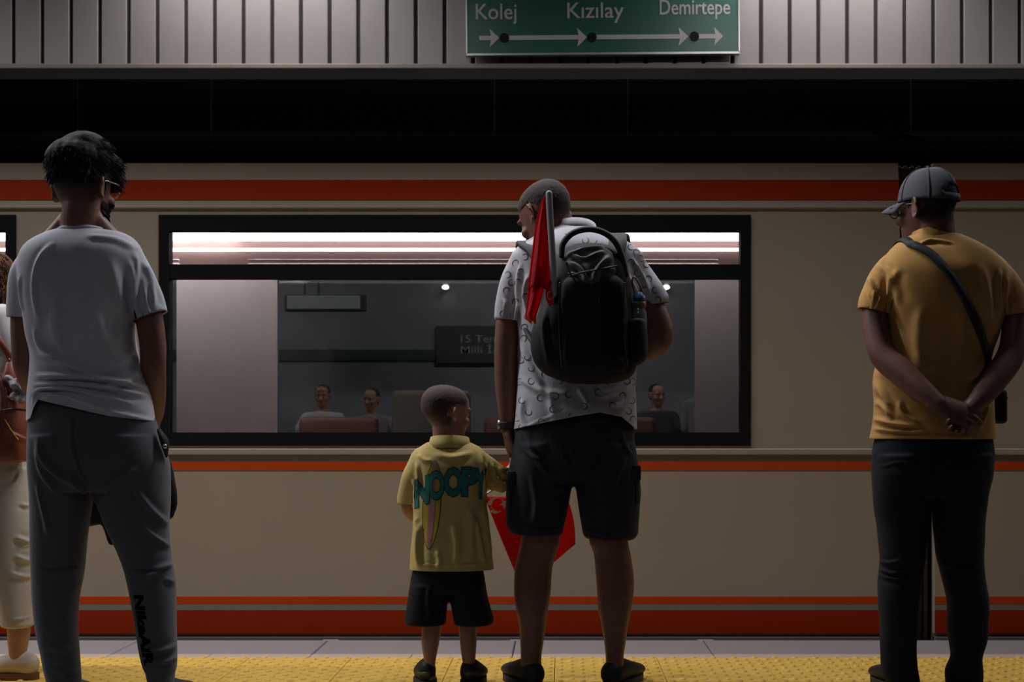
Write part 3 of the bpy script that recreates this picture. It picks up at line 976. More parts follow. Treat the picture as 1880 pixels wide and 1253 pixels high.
# ================================================================== MAN IN THE WHITE T-SHIRT
M_TEE = mat('tee_white', (0.56, 0.55, 0.61), 0.9, var=0.04, var_scale=60, bump=0.12, bump_scale=900, sheen=0.1)
M_JOG = mat('jogger_grey', (0.085, 0.086, 0.102), 0.95, var=0.14, var_scale=350, bump=0.15, bump_scale=700, sheen=0.15)
M_INK = mat('black_print', (0.0015, 0.0015, 0.002), 0.9, spec=0.05)
M_JACKET = mat('jacket_black', (0.008, 0.008, 0.009), 0.8, bump=0.1)
g = Fig(4.52, 165)
man1 = tag(empty('person', g.base), 'man in white T-shirt and grey joggers with black hair, tallest of those waiting', 'person', 'people waiting on the platform')
T1 = [(414, 122, 178, .035, .055, 2.0), (419, 102, 198, .025, .068, 2.2), (429, 78, 226, .012, .088, 2.3), (446, 52, 250, 0, .103, 2.4), (470, 39, 262, -.005, .116, 2.5),
      (510, 40, 258, -.01, .125, 2.5), (560, 46, 251, -.01, .130, 2.4), (610, 52, 249, -.005, .128, 2.4), (650, 60, 253, 0, .122, 2.4), (690, 57, 264, 0, .122, 2.4),
      (720, 53, 272, 0, .125, 2.4), (750, 53, 279, 0, .128, 2.4), (800, 53, 285, 0, .128, 2.4)]
LEGL = [(800, 56, 185, 0, .124), (850, 55, 185, 0, .124), (905, 56, 170, 0, .102), (979, 58, 160, 0, .092), (1049, 61, 151, 0, .083), (1101, 65, 143, -.008, .076), (1155, 71, 141, -.012, .071),
        (1200, 79, 144, -.01, .066), (1236, 84, 147, -.006, .060), (1262, 90, 148, 0, .054), (1276, 94, 146, 0, .048)]
LEGR = [(800, 160, 292, 0, .124), (850, 160, 309, 0, .124), (905, 174, 312, 0, .108), (921, 179, 312, 0, .106), (972, 198, 309, 0, .098), (1030, 224, 314, 0, .087), (1075, 236, 322, 0, .081), (1155, 251, 323, -.006, .076),
        (1197, 258, 323, -.003, .072), (1224, 264, 322, 0, .067), (1236, 269, 319, 0, .058), (1262, 274, 316, 0, .054), (1276, 276, 312, 0, .048)]
ARM1R = [(240, 500, 0, .045), (268, 560, -.015, .044), (280, 630, -.01, .042), (281, 672, 0, .040), (284, 715, .06, .036), (284, 758, .14, .030), (274, 785, .20, .026)]
ARM1L = [(64, 500, 0, .045), (46, 560, .02, .042), (45, 625, .03, .042), (48, 675, .04, .039), (66, 720, .12, .034), (96, 765, .20, .029), (116, 788, .235, .026)]
HC, HR = g.p(150, 347, .02), rotm(21, 4)
parts = [g.loft(T1[2:-3], .024), g.limb(ARM1R), g.limb(ARM1L)]
parts += [g.loft(LEGL, .014), g.loft(LEGR, .014), g.loft([(745, 70, 265, 0, .11, 2.4), (820, 70, 285, 0, .11, 2.4), (845, 80, 280, 0, .08, 2.3)])]
parts += [g.limb([(150, 362, .0, .058), (149, 395, .0, .060), (149, 415, .01, .063), (149, 438, .01, .075, .06)]), g.limb([(128, 398, .01, .028), (106, 424, .01, .028), (78, 455, .01, .03)]), g.limb([(172, 398, .01, .028), (194, 424, .01, .028), (222, 455, .01, .03)])]
parts += head_parts(HC, HR, 1.05)
parts += hand_parts(g.p(274, 785, .20), (-.75, .25, -.45), (.3, .6, .3), curl=(40, 45, 35), thumb=-1)
parts += hand_parts(g.p(116, 788, .235), (.8, .15, -.4), (-.2, .7, .3), curl=(40, 45, 35), thumb=1)
b1 = body('body', parts, M_SKIN, man1)
face_details(man1, HC, HR, 1.05, M_HAIR)
# shirt
hem_z, hem_f = hem_warp(g, [(40, 772), (53, 768), (62, 748), (72, 734), (134, 748), (201, 764), (283, 775), (300, 776)], .10)
FT1 = [([(95, 440), (70, 480), (62, 530), (70, 590)], .010, .006), ([(232, 470), (236, 520), (240, 560), (252, 600)], .010, .009), ([(236, 455), (243, 500), (236, 560)], .007, .005),
       ([(60, 645), (120, 668), (175, 690)], .012, .007), ([(58, 690), (120, 692), (190, 697), (262, 712)], .009, .011), ([(56, 708), (120, 706), (190, 712), (270, 726)], .008, .010),
       ([(54, 722), (110, 716), (180, 726), (240, 736)], .008, .008), ([(55, 745), (75, 722), (120, 716)], .008, .007), ([(240, 640), (215, 668), (180, 690)], .014, .006),
       ([(248, 670), (225, 700), (190, 712)], .010, .006), ([(60, 600), (72, 640), (110, 665)], .010, .005), ([(200, 470), (215, 540), (228, 610)], .018, .005),
       ([(110, 520), (104, 600), (120, 660)], .022, .005), ([(150, 430), (200, 436), (240, 452)], .010, .004), ([(170, 560), (190, 620), (215, 660)], .02, .004),
       ([(250, 470), (268, 510), (275, 560)], .008, .006), ([(262, 480), (285, 530), (296, 560)], .008, .005), ([(255, 520), (262, 560), (270, 580)], .006, .004),
       ([(70, 738), (130, 738), (200, 752), (278, 762)], .007, .006), ([(30, 500), (28, 540), (34, 575)], .007, .004)]
sl1 = g.limb([(66, 480, 0, .055), (51, 506, .01, .056), (47, 550, .02, .055), (45, 572, .026, .054), (45, 584, .03, .053)], flat_tail=True)
sr1 = g.limb([(236, 480, 0, .055), (249, 506, -.01, .058), (267, 548, -.015, .060), (274, 568, -.018, .059), (278, 581, -.02, .058)], flat_tail=True)
tee = garment(g, 't_shirt', [g.loft(T1[1:]), sl1, sr1], M_TEE, man1, .005, 6, FT1, [(3, (14, 8, 6), .0022), (4, (30, 12, 18), .0009)],
              [(g.p(45, 584, .03), (-.05, 0, -1), .085), (g.p(278, 581, -.02), (.33, 0, -.94), .088), ((g.p(165, 760)[0], 4.52, hem_z), (0, 0, -1), .40)], hem_f)
ring = [(g.p(150, 0)[0] + .083 * math.sin(t), g.d + .022 - .069 * math.cos(t), g.p(150, 417.5, -.04)[2] - .012 * (1 - math.cos(t))) for t in np.linspace(0, 2 * math.pi, 33)]
MB().add(*tube(ring, [(.006, .009)] * 33, seg=8, sub=1, round_ends=False, hint=(0, 0, 1))).build('neck_rib', M_TEE, tee, True)
# trousers
FJ = [([(64, 800), (80, 850), (120, 880), (165, 905)], .012, .008), ([(60, 820), (75, 870), (110, 915)], .010, .006), ([(140, 750), (137, 810), (150, 860), (168, 900)], .005, -.006),
      ([(120, 860), (150, 900), (165, 930)], .010, .006), ([(185, 905), (215, 880), (255, 860)], .016, .006), ([(240, 890), (280, 950), (305, 985)], .009, .007), ([(250, 960), (285, 1000), (312, 1025)], .008, .008),
      ([(62, 890), (75, 940), (85, 990)], .009, .006), ([(64, 1046), (105, 1046), (150, 1042)], .006, -.005), ([(226, 1046), (270, 1052), (314, 1046)], .006, -.005), ([(240, 1090), (280, 1050), (318, 1040)], .010, .007),
      ([(290, 1065), (312, 1085), (318, 1110)], .008, .007), ([(140, 1100), (120, 1085), (142, 1078)], .008, .005), ([(255, 1190), (285, 1200), (320, 1190)], .008, .006), ([(262, 1215), (290, 1222), (322, 1208)], .008, .008),
      ([(80, 1190), (110, 1200), (145, 1195)], .01, .005), ([(142, 1080), (140, 1150), (143, 1240)], .004, .004), ([(82, 1235), (115, 1242), (147, 1236)], .008, .005)]
jog = garment(g, 'jogger_trousers', [g.loft([(705, 70, 262, 0, .100, 2.4), (735, 64, 272, 0, .112, 2.4), (775, 56, 284, 0, .124, 2.4), (820, 54, 300, 0, .130, 2.4), (862, 55, 310, 0, .130, 2.3), (900, 56, 312, 0, .118, 2.3)]), g.loft(LEGL), g.loft(LEGR)],
              M_JOG, man1, .005, 5, FJ, [(11, (14, 10, 8), .0018), (12, (30, 14, 26), .0008)])
# side pocket with the dark opening
v, f = tube([g.p(292, 790, -.03), g.p(302, 812, -.035), g.p(306, 838, -.02)], [.006, .012, .004], seg=12, ratio=2.0)
MB().add(v, f).build('pocket_opening', M_JACKET, man1, True)
v, f = ellipsoid(g.p(302, 820, -.062), (.008, .006, .008))
MB().add(v, f).build('metal_snap', M_STEEL, man1, True)
# lettering down the right calf
bv = bvh_of(jog)
me = text_mesh('NikeAIR', 1.0, .05)
co = get_co(me); lo, hi = co.min(0), co.max(0)
a, b = g.p(247, 1094, -.08), g.p(266, 1226, -.08)
t = (co[:, 0] - lo[0]) / (hi[0] - lo[0])
out = np.zeros_like(co)
u = (co[:, 1]) / .73
out[:, 0] = a[0] + (b[0] - a[0]) * t + u * .034
out[:, 2] = a[2] + (b[2] - a[2]) * t
out[:, 0] -= .006
set_co(me, out)
lay_on(me, bv, .0012, 3.5, .010, 'lettering', M_INK, man1)
# hair: faded sides and a thick swept top
def head_local(co, c, R, k): return ((co - c) @ R) / k
def fade(co):
    l = head_local(co, HC, HR, 1.05)
    line = -.052 + .03 * np.clip((l[:, 1] - .0) / .08, 0, 1) * 2
    inside = (np.abs(l[:, 0]) < .11) & (l[:, 2] > line) & (l[:, 2] < .13) & (l[:, 1] < .045 + .3 * np.maximum(0, l[:, 2] - .02))
    ear = (np.abs(l[:, 0]) > .066) & (((l[:, 1] + .008) / .030) ** 2 + ((l[:, 2] + .006) / .040) ** 2 < 1)
    return np.where(inside & ~ear, np.clip((l[:, 2] - line) / .05, .02, 1), 0)
shell(b1, 'cropped_hair', fade, .004, fade_mat('hair_fade_black', (0.22, 0.10, 0.07), (0.012, 0.008, 0.007), g.p(150, 388)[2], g.p(150, 335)[2]), man1, .0006, 3)
hp = [ellipsoid((-.002, -.016, .080), (.096, .104, .076)), ellipsoid((0, -.046, .040), (.084, .062, .062)), ellipsoid((.028, .058, .082), (.062, .056, .050)), ellipsoid((.050, .088, .042), (.028, .026, .040)), ellipsoid((-.042, -.015, .074), (.062, .080, .062)), ellipsoid((.010, .0, .122), (.076, .084, .052)),
      ellipsoid((-.02, .075, .062), (.045, .034, .036))]
hme = fuse([(place(v, HC, HR, 1.05), f) for v, f in hp], .004, 4)
co, no = get_co(hme), get_no(hme)
set_co(hme, co + no * (wave(co, 5, (70, 50, 30), .0012, 9) + wave(co, 6, (190, 120, 60), .0008, 9))[:, None])
hair = link('hair', hme, M_HAIR, man1, True)
r = np.random.default_rng(5)
sel = r.choice(len(co), 2600, replace=False)
l = head_local(co[sel], HC, HR, 1.05)
ok = l[:, 2] > .01
sel = sel[ok]; l = l[ok]
flow = np.stack([.35 + 0 * l[:, 0], .6 - 1.2 * (l[:, 1] < -.06), -.35 - .6 * (l[:, 1] < -.05)], 1) + r.normal(size=(len(sel), 3)) * .16
dirs = no[sel] * .34 + flow @ HR.T
link('loose_locks', strands(co[sel] - no[sel] * .004, dirs, r.uniform(.016, .032, len(sel)), .0010, .12, 8), M_HAIR, hair)['kind'] = 'stuff'
# beard along the jaw
def beard(co):
    l = head_local(co, HC, HR, 1.05)
    jaw = (l[:, 2] < -.035) & (l[:, 2] > -.125) & (l[:, 1] > .015) & ~((np.abs(l[:, 0]) < .026) & (l[:, 2] > -.062) & (l[:, 2] < -.044) & (l[:, 1] > .07)) & ((l[:, 2] < -.062) | (np.abs(l[:, 0]) > .036) | (l[:, 2] < -.04))
    return np.where(jaw & (np.abs(l[:, 0]) < .075), np.clip((-.03 - l[:, 2]) / .02, .05, 1), 0)
shell(b1, 'beard', beard, .006, M_HAIR, man1, .0015, 4)
# spectacles
gl = MB()
for q in (-1, 1):
    gl.add(*tube(place([(q * .079, -.016, .012), (q * .0785, .02, .024), (q * .073, .085, .024), (q * .058, .104, .022)], HC, HR, 1.05), [.0022] * 4, seg=8))
    ring = [(q * .034 + .024 * math.cos(t), .104 - .08 * abs(q * .034 + .024 * math.cos(t)) * .4, .008 + .018 * math.sin(t)) for t in np.linspace(0, 2 * math.pi, 17)]
    gl.add(*tube(place(ring, HC, HR, 1.05), [.002] * 17, seg=6, sub=1, round_ends=False))
gl.add(*tube(place([(-.012, .108, .012), (.012, .108, .012)], HC, HR, 1.05), [.002, .002], seg=6))
gl.build('spectacles', M_STEEL, man1, True)
for px, yw in ((120, -6), (296, 8)):
    q = g.p(px, 1290, 0)
    shoe(man1, q[0], 4.54, yw, .29, .105, .068, M_SHOE, M_SOLE)
# the black jacket he holds before him
jk = garment(g, 'folded_jacket', [
    g.limb([(140, 790, .27, .05, .03), (180, 850, .27, .085, .035), (178, 905, .26, .075, .03), (172, 945, .26, .06, .025), (172, 956, .26, .055, .02)]),
    g.limb([(250, 800, .26, .06, .03), (275, 860, .26, .08, .03), (290, 905, .25, .07, .028), (297, 938, .25, .055, .02), (300, 950, .25, .04, .018)]),
    g.limb([(190, 860, .27, .06, .025), (197, 940, .26, .035, .02), (203, 990, .26, .018, .014), (205, 996, .26, .015, .012)])],
    M_JACKET, None, .006, 4, (), [(21, (18, 14, 10), .004)])
tag(jk, "black jacket held in front of the grey joggers, showing between and beside the legs", 'jacket')
# ================================================================== MAN WITH THE BACKPACK
M_POLO = mat('polo_white', (0.52, 0.505, 0.54), 0.85, var=0.03, var_scale=60, bump=0.10, bump_scale=900)
M_MOTIF = mat('motif_grey', (0.045, 0.045, 0.06), 0.85)
M_CARGO = mat('cargo_navy', (0.020, 0.020, 0.027), 0.9, var=0.1, var_scale=200, bump=0.15, bump_scale=800)
M_PACK = mat('pack_black', (0.0045, 0.0045, 0.005), 0.7, bump=0.12, bump_scale=1200, spec=0.35)
M_PACKGREY = mat('pack_grey', (0.06, 0.06, 0.063), 0.6, bump=0.1, bump_scale=900)
M_ZIP = mat('pack_zip', (0.02, 0.02, 0.021), 0.45)
M_FLAG = mat('flag_red', (0.55, 0.003, 0.012), 0.75, var=0.05, var_scale=15)
nt_ = M_FLAG.node_tree
tr_ = nt_.nodes.new('ShaderNodeBsdfTranslucent'); tr_.inputs['Color'].default_value = (0.8, 0.03, 0.03, 1)
mx_ = nt_.nodes.new('ShaderNodeMixShader'); mx_.inputs[0].default_value = 0.5
nt_.links.new(nt_.nodes['Principled BSDF'].outputs[0], mx_.inputs[1]); nt_.links.new(tr_.outputs[0], mx_.inputs[2])
nt_.links.new(mx_.outputs[0], nt_.nodes['Material Output'].inputs[0])
M_FLAGW = mat('flag_white', (0.62, 0.58, 0.57), 0.75)
M_POLE = mat('flag_stick', (0.36, 0.36, 0.38), 0.45)
g = Fig(4.92, 1055)
man2 = tag(empty('person', g.base), 'man with bowed head in printed white polo and dark cargo shorts, wearing the backpack', 'person', 'people waiting on the platform')
T2 = [(404, 1030, 1086, .055, .055, 2.0), (414, 1014, 1096, .045, .072, 2.2), (428, 990, 1124, .03, .092, 2.3), (448, 958, 1160, .01, .110, 2.4), (466, 940, 1181, .004, .119, 2.45), (485, 938, 1182, 0, .126, 2.5), (530, 942, 1182, -.01, .135, 2.5),
      (580, 948, 1180, 0, .140, 2.4), (640, 952, 1172, .01, .148, 2.4), (700, 950, 1167, .008, .154, 2.4), (750, 946, 1168, .006, .157, 2.4), (815, 939, 1170, .004, .158, 2.4)]
SH2L = [(815, 943, 1062, 0, .132), (850, 937, 1062, 0, .130), (889, 929, 1052, 0, .118), (921, 927, 1046, 0, .114), (950, 927, 1040, 0, .112), (968, 930, 1036, 0, .110), (981, 938, 1034, 0, .104)]
SH2R = [(815, 1042, 1166, 0, .132), (850, 1042, 1171, 0, .130), (899, 1056, 1178, 0, .118), (930, 1061, 1176, 0, .114), (963, 1066, 1173, 0, .110), (982, 1069, 1170, 0, .108), (991, 1076, 1160, 0, .10)]
LG2L = [(900, 960, 1035, 0, .075), (988, 957, 1029, 0, .067), (1018, 951, 1021, 0, .062), (1045, 945, 1014, 0, .060), (1089, 944, 1011, -.006, .063), (1120, 948, 1006, -.010, .058), (1149, 953, 1002, -.004, .050), (1180, 955, 998, 0, .044), (1208, 956, 994, 0, .042), (1240, 955, 995, 0, .046)]
LG2R = [(900, 1075, 1155, 0, .075), (988, 1081, 1153, 0, .067), (1018, 1090, 1158, 0, .062), (1060, 1094, 1164, -.003, .062), (1089, 1096, 1163, -.006, .063), (1119, 1098, 1159, -.010, .058), (1150, 1104, 1153, -.004, .050), (1179, 1109, 1149, 0, .044), (1208, 1112, 1145, 0, .042), (1240, 1112, 1147, 0, .046)]
A2R = [(1150, 505, 0, .045), (1186, 545, -.01, .044), (1207, 598, -.01, .050), (1207, 627, 0, .048), (1182, 643, .08, .042), (1150, 640, .18, .036), (1115, 628, .27, .029)]
A2L = [(965, 505, 0, .045), (937, 560, 0, .042), (930, 620, 0, .041), (929, 670, .01, .041), (930, 715, .02, .039), (931, 752, .025, .032), (932, 788, .03, .026)]
HC2, HR2, HK2 = g.p(1004, 398, .05), rotm(-43, 26, 0), 1.04
parts = [g.loft(T2[2:-1], .028), g.limb(A2R), g.limb(A2L), g.loft(LG2L), g.loft(LG2R), g.loft([(760, 960, 1150, 0, .12, 2.4), (850, 950, 1160, 0, .12, 2.4), (862, 955, 1155, 0, .10, 2.3)])]
parts += [g.limb([(1016, 408, .03, .052), (1034, 422, .035, .054), (1050, 438, .03, .060), (1056, 458, .02, .080, .065)])]
parts += head_parts(HC2, HR2, HK2)
parts += hand_parts(g.p(932, 788, .03), (.16, .10, -.97), (-.95, .1, -.1), curl=(35, 45, 40), thumb=-1, thumb_open=30)
parts += hand_parts(g.p(1115, 628, .27), (-.8, .5, .1), (0, .3, 1), curl=(30, 35, 30), thumb=1)
b2 = body('body', parts, M_SKIN2, man2)
face_details(man2, HC2, HR2, HK2, M_STUBBLE)
def crop2(co):
    l = head_local(co, HC2, HR2, HK2)
    line = np.where(l[:, 1] < .0, -.050, -.050 + (l[:, 1]) * 1.6)
    inside = (np.abs(l[:, 0]) < .11) & (l[:, 2] > line) & (l[:, 2] < .13) & (l[:, 1] < .072 + .2 * np.maximum(0, l[:, 2] - .05)) & (l[:, 1] > -.14) & ((l[:, 2] > .040) | (l[:, 1] < -.012))
    ear = (np.abs(l[:, 0]) > .066) & (((l[:, 1] + .008) / .030) ** 2 + ((l[:, 2] + .006) / .040) ** 2 < 1)
    return np.where(inside & ~ear, np.clip((l[:, 2] - line) / .05, .02, 1), 0)
shell(b2, 'cropped_hair', crop2, .003, fade_mat('hair_fade_brown', (0.24, 0.105, 0.072), (0.028, 0.017, 0.012), g.p(1030, 424)[2], g.p(1030, 384)[2]), man2, .0008, 3)
# polo shirt
hz2, hf2 = hem_warp(g, [(930, 791), (945, 788), (994, 778), (1052, 766), (1101, 758), (1141, 766), (1168, 788)], .09)
F2 = [([(972, 500), (962, 540), (975, 590)], .010, .008), ([(955, 480), (948, 530), (952, 575)], .008, .006), ([(1160, 470), (1185, 510), (1196, 545)], .009, .007), ([(1150, 500), (1170, 540), (1178, 570)], .009, .008),
      ([(955, 620), (975, 680), (1000, 720)], .012, .007), ([(950, 690), (985, 715), (1040, 728)], .012, .006), ([(1165, 690), (1140, 715), (1100, 730)], .012, .007), ([(1164, 720), (1145, 745), (1120, 752)], .010, .006),
      ([(960, 730), (956, 760), (965, 785)], .010, .006), ([(1010, 715), (1012, 745), (1020, 772)], .012, .005), ([(920, 545), (935, 555), (955, 560)], .006, .004), ([(1060, 712), (1075, 735), (1080, 757)], .012, .005), ([(945, 780), (994, 770), (1052, 758)], .004, .003)]
sl2 = g.limb([(964, 482, 0, .055), (948, 518, 0, .055), (938, 558, 0, .052), (936, 576, 0, .051), (935, 589, 0, .051)], flat_tail=True)
sr2 = g.limb([(1152, 482, 0, .055), (1173, 510, 0, .057), (1192, 535, -.01, .055), (1201, 549, -.01, .053), (1207, 559, -.01, .052)], flat_tail=True)
polo = garment(g, 'polo_shirt', [g.loft(T2[1:]), sl2, sr2], M_POLO, man2, .0055, 6, F2, [(31, (14, 8, 7), .002), (32, (28, 12, 18), .0009)],
               [(g.p(935, 589, 0), (-.1, 0, -1), .08), (g.p(1207, 559, -.01), (.15, 0, -1), .075), ((g.p(1055, 780)[0], 4.95, hz2), (0, 0, -1), .40)], hf2)
def collar(fig, name, cx, cyy, rx, ry, py_top, py_bot, drop, m, parent, dy, flare=.012, thick=.006, tilt=0.0):
    """turned-down collar band round the back of the neck"""
    zt, zb = fig.p(cx, py_top, dy)[2], fig.p(cx, py_bot, dy)[2]
    x0 = fig.p(cx, py_top, dy)[0]; y0 = fig.d + cyy
    V, n = [], 41
    for t in np.linspace(-2.3, 2.3, n):
        dz = -drop * (1 - math.cos(t)) + tilt * math.sin(t)
        for rr, z in ((0, zt), (flare * .35, zt + .002), (flare * .8, (zt + zb) / 2), (flare + .004, zb), (flare - .002, zb - .001), (flare * .2, (zt + zb) / 2)):
            V.append((x0 + (rx + rr) * math.sin(t), y0 - (ry + rr) * math.cos(t), z + dz))
    k = 6
    f = [(i * k + j, i * k + (j + 1) % k, (i + 1) * k + (j + 1) % k, (i + 1) * k + j) for i in range(n - 1) for j in range(k)]
    f += [tuple(range(k)), tuple((n - 1) * k + j for j in range(k))]
    return MB().add(V, f).build(name, m, parent, True)
collar(g, 'collar', 1056, .045, .068, .070, 401, 421, .020, M_POLO, man2, -.02, .016)
# horseshoe motifs printed over the shirt
bv2 = bvh_of(polo)
mo = MB()
r = np.random.default_rng(12)
spots = [(975, 700), (1000, 688), (992, 731), (1015, 752), (970, 757), (1044, 725), (1072, 747), (1098, 721), (1125, 745), (1144, 727), (1120, 703), (1155, 755), (953, 700), (957, 735), (968, 655), (975, 676), (955, 660), (994, 775), (1050, 765),
         (947, 768), (930, 500), (945, 480), (928, 530), (945, 552), (922, 573), (950, 517), (963, 470), (965, 545), (968, 580), (1172, 500), (1193, 508), (1180, 470), (1160, 480), (1190, 480), (1205, 530), (1210, 548), (1185, 530), (1170, 460), (1160, 450),
         (1040, 432), (1075, 440), (1100, 445), (1125, 440), (960, 620), (962, 600), (1163, 700), (1162, 735), (1027, 700), (1020, 728), (1152, 700), (1164, 770), (957, 785), (938, 515), (955, 498)]
for px, py in spots:
    c = g.p(px, py, -.12); rot = r.uniform(0, 6.28); R_ = .0108
    n0, n = len(mo.v), 13
    vv = []
    for i, t in enumerate(np.linspace(rot, rot + 4.6, n)):
        w = .0012 * (.5 + math.sin(math.pi * i / (n - 1)))
        for q in (-w, w):
            vv.append((c[0] + (R_ + q) * math.cos(t), 0, c[2] + (R_ + q) * math.sin(t)))
    mo.add(vv, [(2 * i, 2 * i + 1, 2 * i + 3, 2 * i + 2) for i in range(n - 1)])
lay_on(mesh_of(mo.v, mo.f), bv2, .001, 4.0, .30, 'printed_motifs', M_MOTIF, polo)['kind'] = 'stuff'
# cargo shorts
FS2 = [([(960, 800), (990, 850), (1020, 880)], .010, .006), ([(1035, 820), (1050, 850), (1053, 888)], .008, -.006), ([(1130, 830), (1100, 855), (1065, 880)], .012, .007), ([(975, 870), (985, 920), (980, 965)], .012, .006),
       ([(1110, 900), (1120, 940), (1110, 975)], .012, .006), ([(950, 800), (965, 830), (1000, 850)], .008, .006), ([(935, 965), (985, 974), (1036, 972)], .005, .004), ([(1068, 976), (1115, 983), (1170, 975)], .005, .004),
       ([(1150, 840), (1130, 880), (1125, 930)], .010, .006), ([(1140, 790), (1148, 820), (1160, 838)], .008, .005), ([(1000, 885), (1030, 900), (1046, 905)], .008, .005)]
cargo = garment(g, 'cargo_shorts', [g.loft([(735, 962, 1152, 0, .110, 2.4), (790, 947, 1164, 0, .134, 2.4), (842, 941, 1164, 0, .140, 2.3), (885, 932, 1176, 0, .130, 2.3)]), g.loft(SH2L), g.loft(SH2R)],
                M_CARGO, man2, .0055, 5, FS2, [(41, (16, 10, 9), .002), (42, (34, 14, 24), .0009)])
for side, px, a, b in ((-1, 936, 868, 932), (1, 1170, 858, 925)):
    q0, q1 = g.p(px, a, 0), g.p(px, b, 0)
    x = q0[0]
    pk = MB().rbox(min(x, x + side * -.014) - .004, max(x, x - side * .014) + .004, g.d - .080, g.d + .065, q1[2], q0[2], .012, 3).build('cargo_pocket', M_CARGO, man2, True)
    MB().rbox(min(x, x - side * .014) - .008, max(x, x - side * .014) + .008, g.d - .09, g.d + .07, q0[2] - .045, q0[2] + .008, .005, 2).build('pocket_flap', M_CARGO, pk, True)
# wrist watch
wc = g.p(932, 782, .03)
MB().add(*tube([wc + (0, 0, .013), wc - (0, 0, .013)], [.031, .031], seg=24, round_ends=False)).build('watch_strap', mat('watch_strap', (0.02, 0.022, 0.018), 0.6), man2, True)
wt = MB().add(*tube([wc + np.array((-.028, -.004, .004)), wc + np.array((-.034, -.005, .004))], [.016, .015], seg=20, hint=(0, 0, 1), round_ends=False)).build('watch_case', mat('watch_steel', (0.5, 0.5, 0.5), 0.3, 1.0), man2, True)
for px, yw in ((972, -22), (1131, 24)):
    q = g.p(px, 1255, 0)
    shoe(man2, q[0], g.d + .01, yw, .285, .105, .058, mat('shoe_navy', (0.012, 0.014, 0.022), 0.6), M_SOLE, .038)

# ------------------------------------------------------------------ backpack
k = Fig(4.70, 1075)
pack = tag(empty('backpack', (g.base.x + .04, 4.70, k.p(1075, 704)[2])), 'black backpack with grey top and looped handle on the bowed man', 'backpack')
BP = [(447, 1056, 1108, .03, .040, 2.3), (456, 1038, 1128, .02, .062, 2.5), (474, 1024, 1143, .01, .080, 2.8), (500, 1014, 1151, 0, .092, 3.0), (560, 994, 1160, -.005, .100, 3.0), (610, 978, 1166, -.01, .106, 3.0), (655, 980, 1168, -.01, .110, 3.0),
      (682, 996, 1164, -.005, .104, 2.9), (697, 1022, 1150, .0, .090, 2.7), (704, 1048, 1124, .0, .070, 2.5)]
pb = garment(k, 'main_compartment', [k.loft(BP)], M_PACK, pack, .005, 5, [([(1000, 560), (998, 620), (1010, 680)], .010, .005), ([(1020, 500), (1016, 560)], .01, .004)], [(51, (20, 12, 12), .003)], dy=-.1)
fp = garment(k, 'front_pocket', [k.loft([(512, 1040, 1135, -.055, .045, 3.2), (530, 1030, 1146, -.06, .055, 3.4), (600, 1026, 1152, -.07, .055, 3.4), (660, 1026, 1152, -.075, .055, 3.4), (684, 1034, 1144, -.07, .048, 3.2)])], M_PACK, pack, .005, 4, (), [(52, (20, 12, 12), .002)], dy=-.12)
tp = garment(k, 'top_panel', [k.loft([(455, 1050, 1112, -.005, .045, 2.4), (470, 1036, 1128, -.015, .060, 2.6), (490, 1032, 1136, -.03, .062, 2.6), (512, 1038, 1134, -.045, .058, 2.5), (528, 1072, 1092, -.07, .045, 2.2)])], M_PACKGREY, pack, .0045, 2,
             [([(1045, 478), (1065, 492), (1080, 520)], .008, .009), ([(1120, 470), (1100, 490), (1088, 518)], .008, .009), ([(1050, 462), (1075, 474), (1110, 460)], .007, .008), ([(1040, 500), (1060, 505), (1078, 524)], .006, .007), ([(1128, 492), (1105, 500), (1092, 524)], .006, .006)], [(53, (30, 20, 25), .004)], dy=-.1)
for pts in ([(1046, 508), (1072, 500), (1105, 494), (1132, 489)], [(1040, 482), (1046, 500), (1058, 520)]):
    v, f = tube([k.p(x, y, -.112) for x, y in pts], [.003] * len(pts), seg=8)
    MB().add(v, f).build('zip', M_ZIP, pack, True)
for xa, xb in ((1028, 1032), (1146, 1150)):
    v, f = tube([k.p(xa, 520, -.105), k.p(xa - 1, 600, -.118), k.p(xb, 675, -.118)], [.0035] * 3, seg=8)
    MB().add(v, f).build('piping', M_ZIP, pack, True)
v, f = tube([k.p(1100, 540, -.127), k.p(1101, 610, -.128), k.p(1101, 672, -.127)], [.0016] * 3, seg=6)
MB().add(v, f).build('centre_seam', M_ZIP, pack, True)
v, f = tube([k.p(1031, 470, -.05), k.p(1034, 447, -.05), k.p(1052, 428, -.045), k.p(1080, 421, -.04), k.p(1108, 427, -.04), k.p(1130, 445, -.045), k.p(1142, 472, -.05), k.p(1150, 505, -.055)], [.009, .0105, .0105, .0105, .0105, .0105, .010, .008], seg=14)
MB().add(v, f).build('carry_loop', M_PACKGREY if False else mat('pack_loop', (0.016, 0.016, 0.017), 0.6), pack, True)
sp = garment(k, 'side_pocket', [k.loft([(590, 1150, 1183, -.02, .075, 2.6), (615, 1148, 1187, -.02, .082, 2.6), (655, 1148, 1187, -.02, .080, 2.6), (672, 1146, 1175, -.02, .065, 2.5)])], M_PACK, pack, .005, 4, (), [(54, (24, 14, 14), .002)])
M_STRAP = mat('pack_strap', (0.025, 0.025, 0.027), 0.7)
ribbon([k.p(1010, 500, .06), k.p(985, 462, .12), k.p(969, 450, .17), k.p(965, 446, .24), k.p(962, 460, .32), k.p(966, 520, .36)], .06, .014, 'shoulder_strap', M_STRAP, pack, [(1, 0, 0)] * 6)
ribbon([k.p(1125, 475, .06), k.p(1134, 448, .11), k.p(1134, 436, .17), k.p(1132, 432, .24), k.p(1142, 445, .32), k.p(1140, 520, .36)], .06, .014, 'shoulder_strap', M_STRAP, pack, [(1, 0, 0)] * 6)
v, f = tube([k.p(984, 640, .05), k.p(968, 612, .12), k.p(962, 590, .2), k.p(966, 560, .3)], [.008] * 4, seg=8)
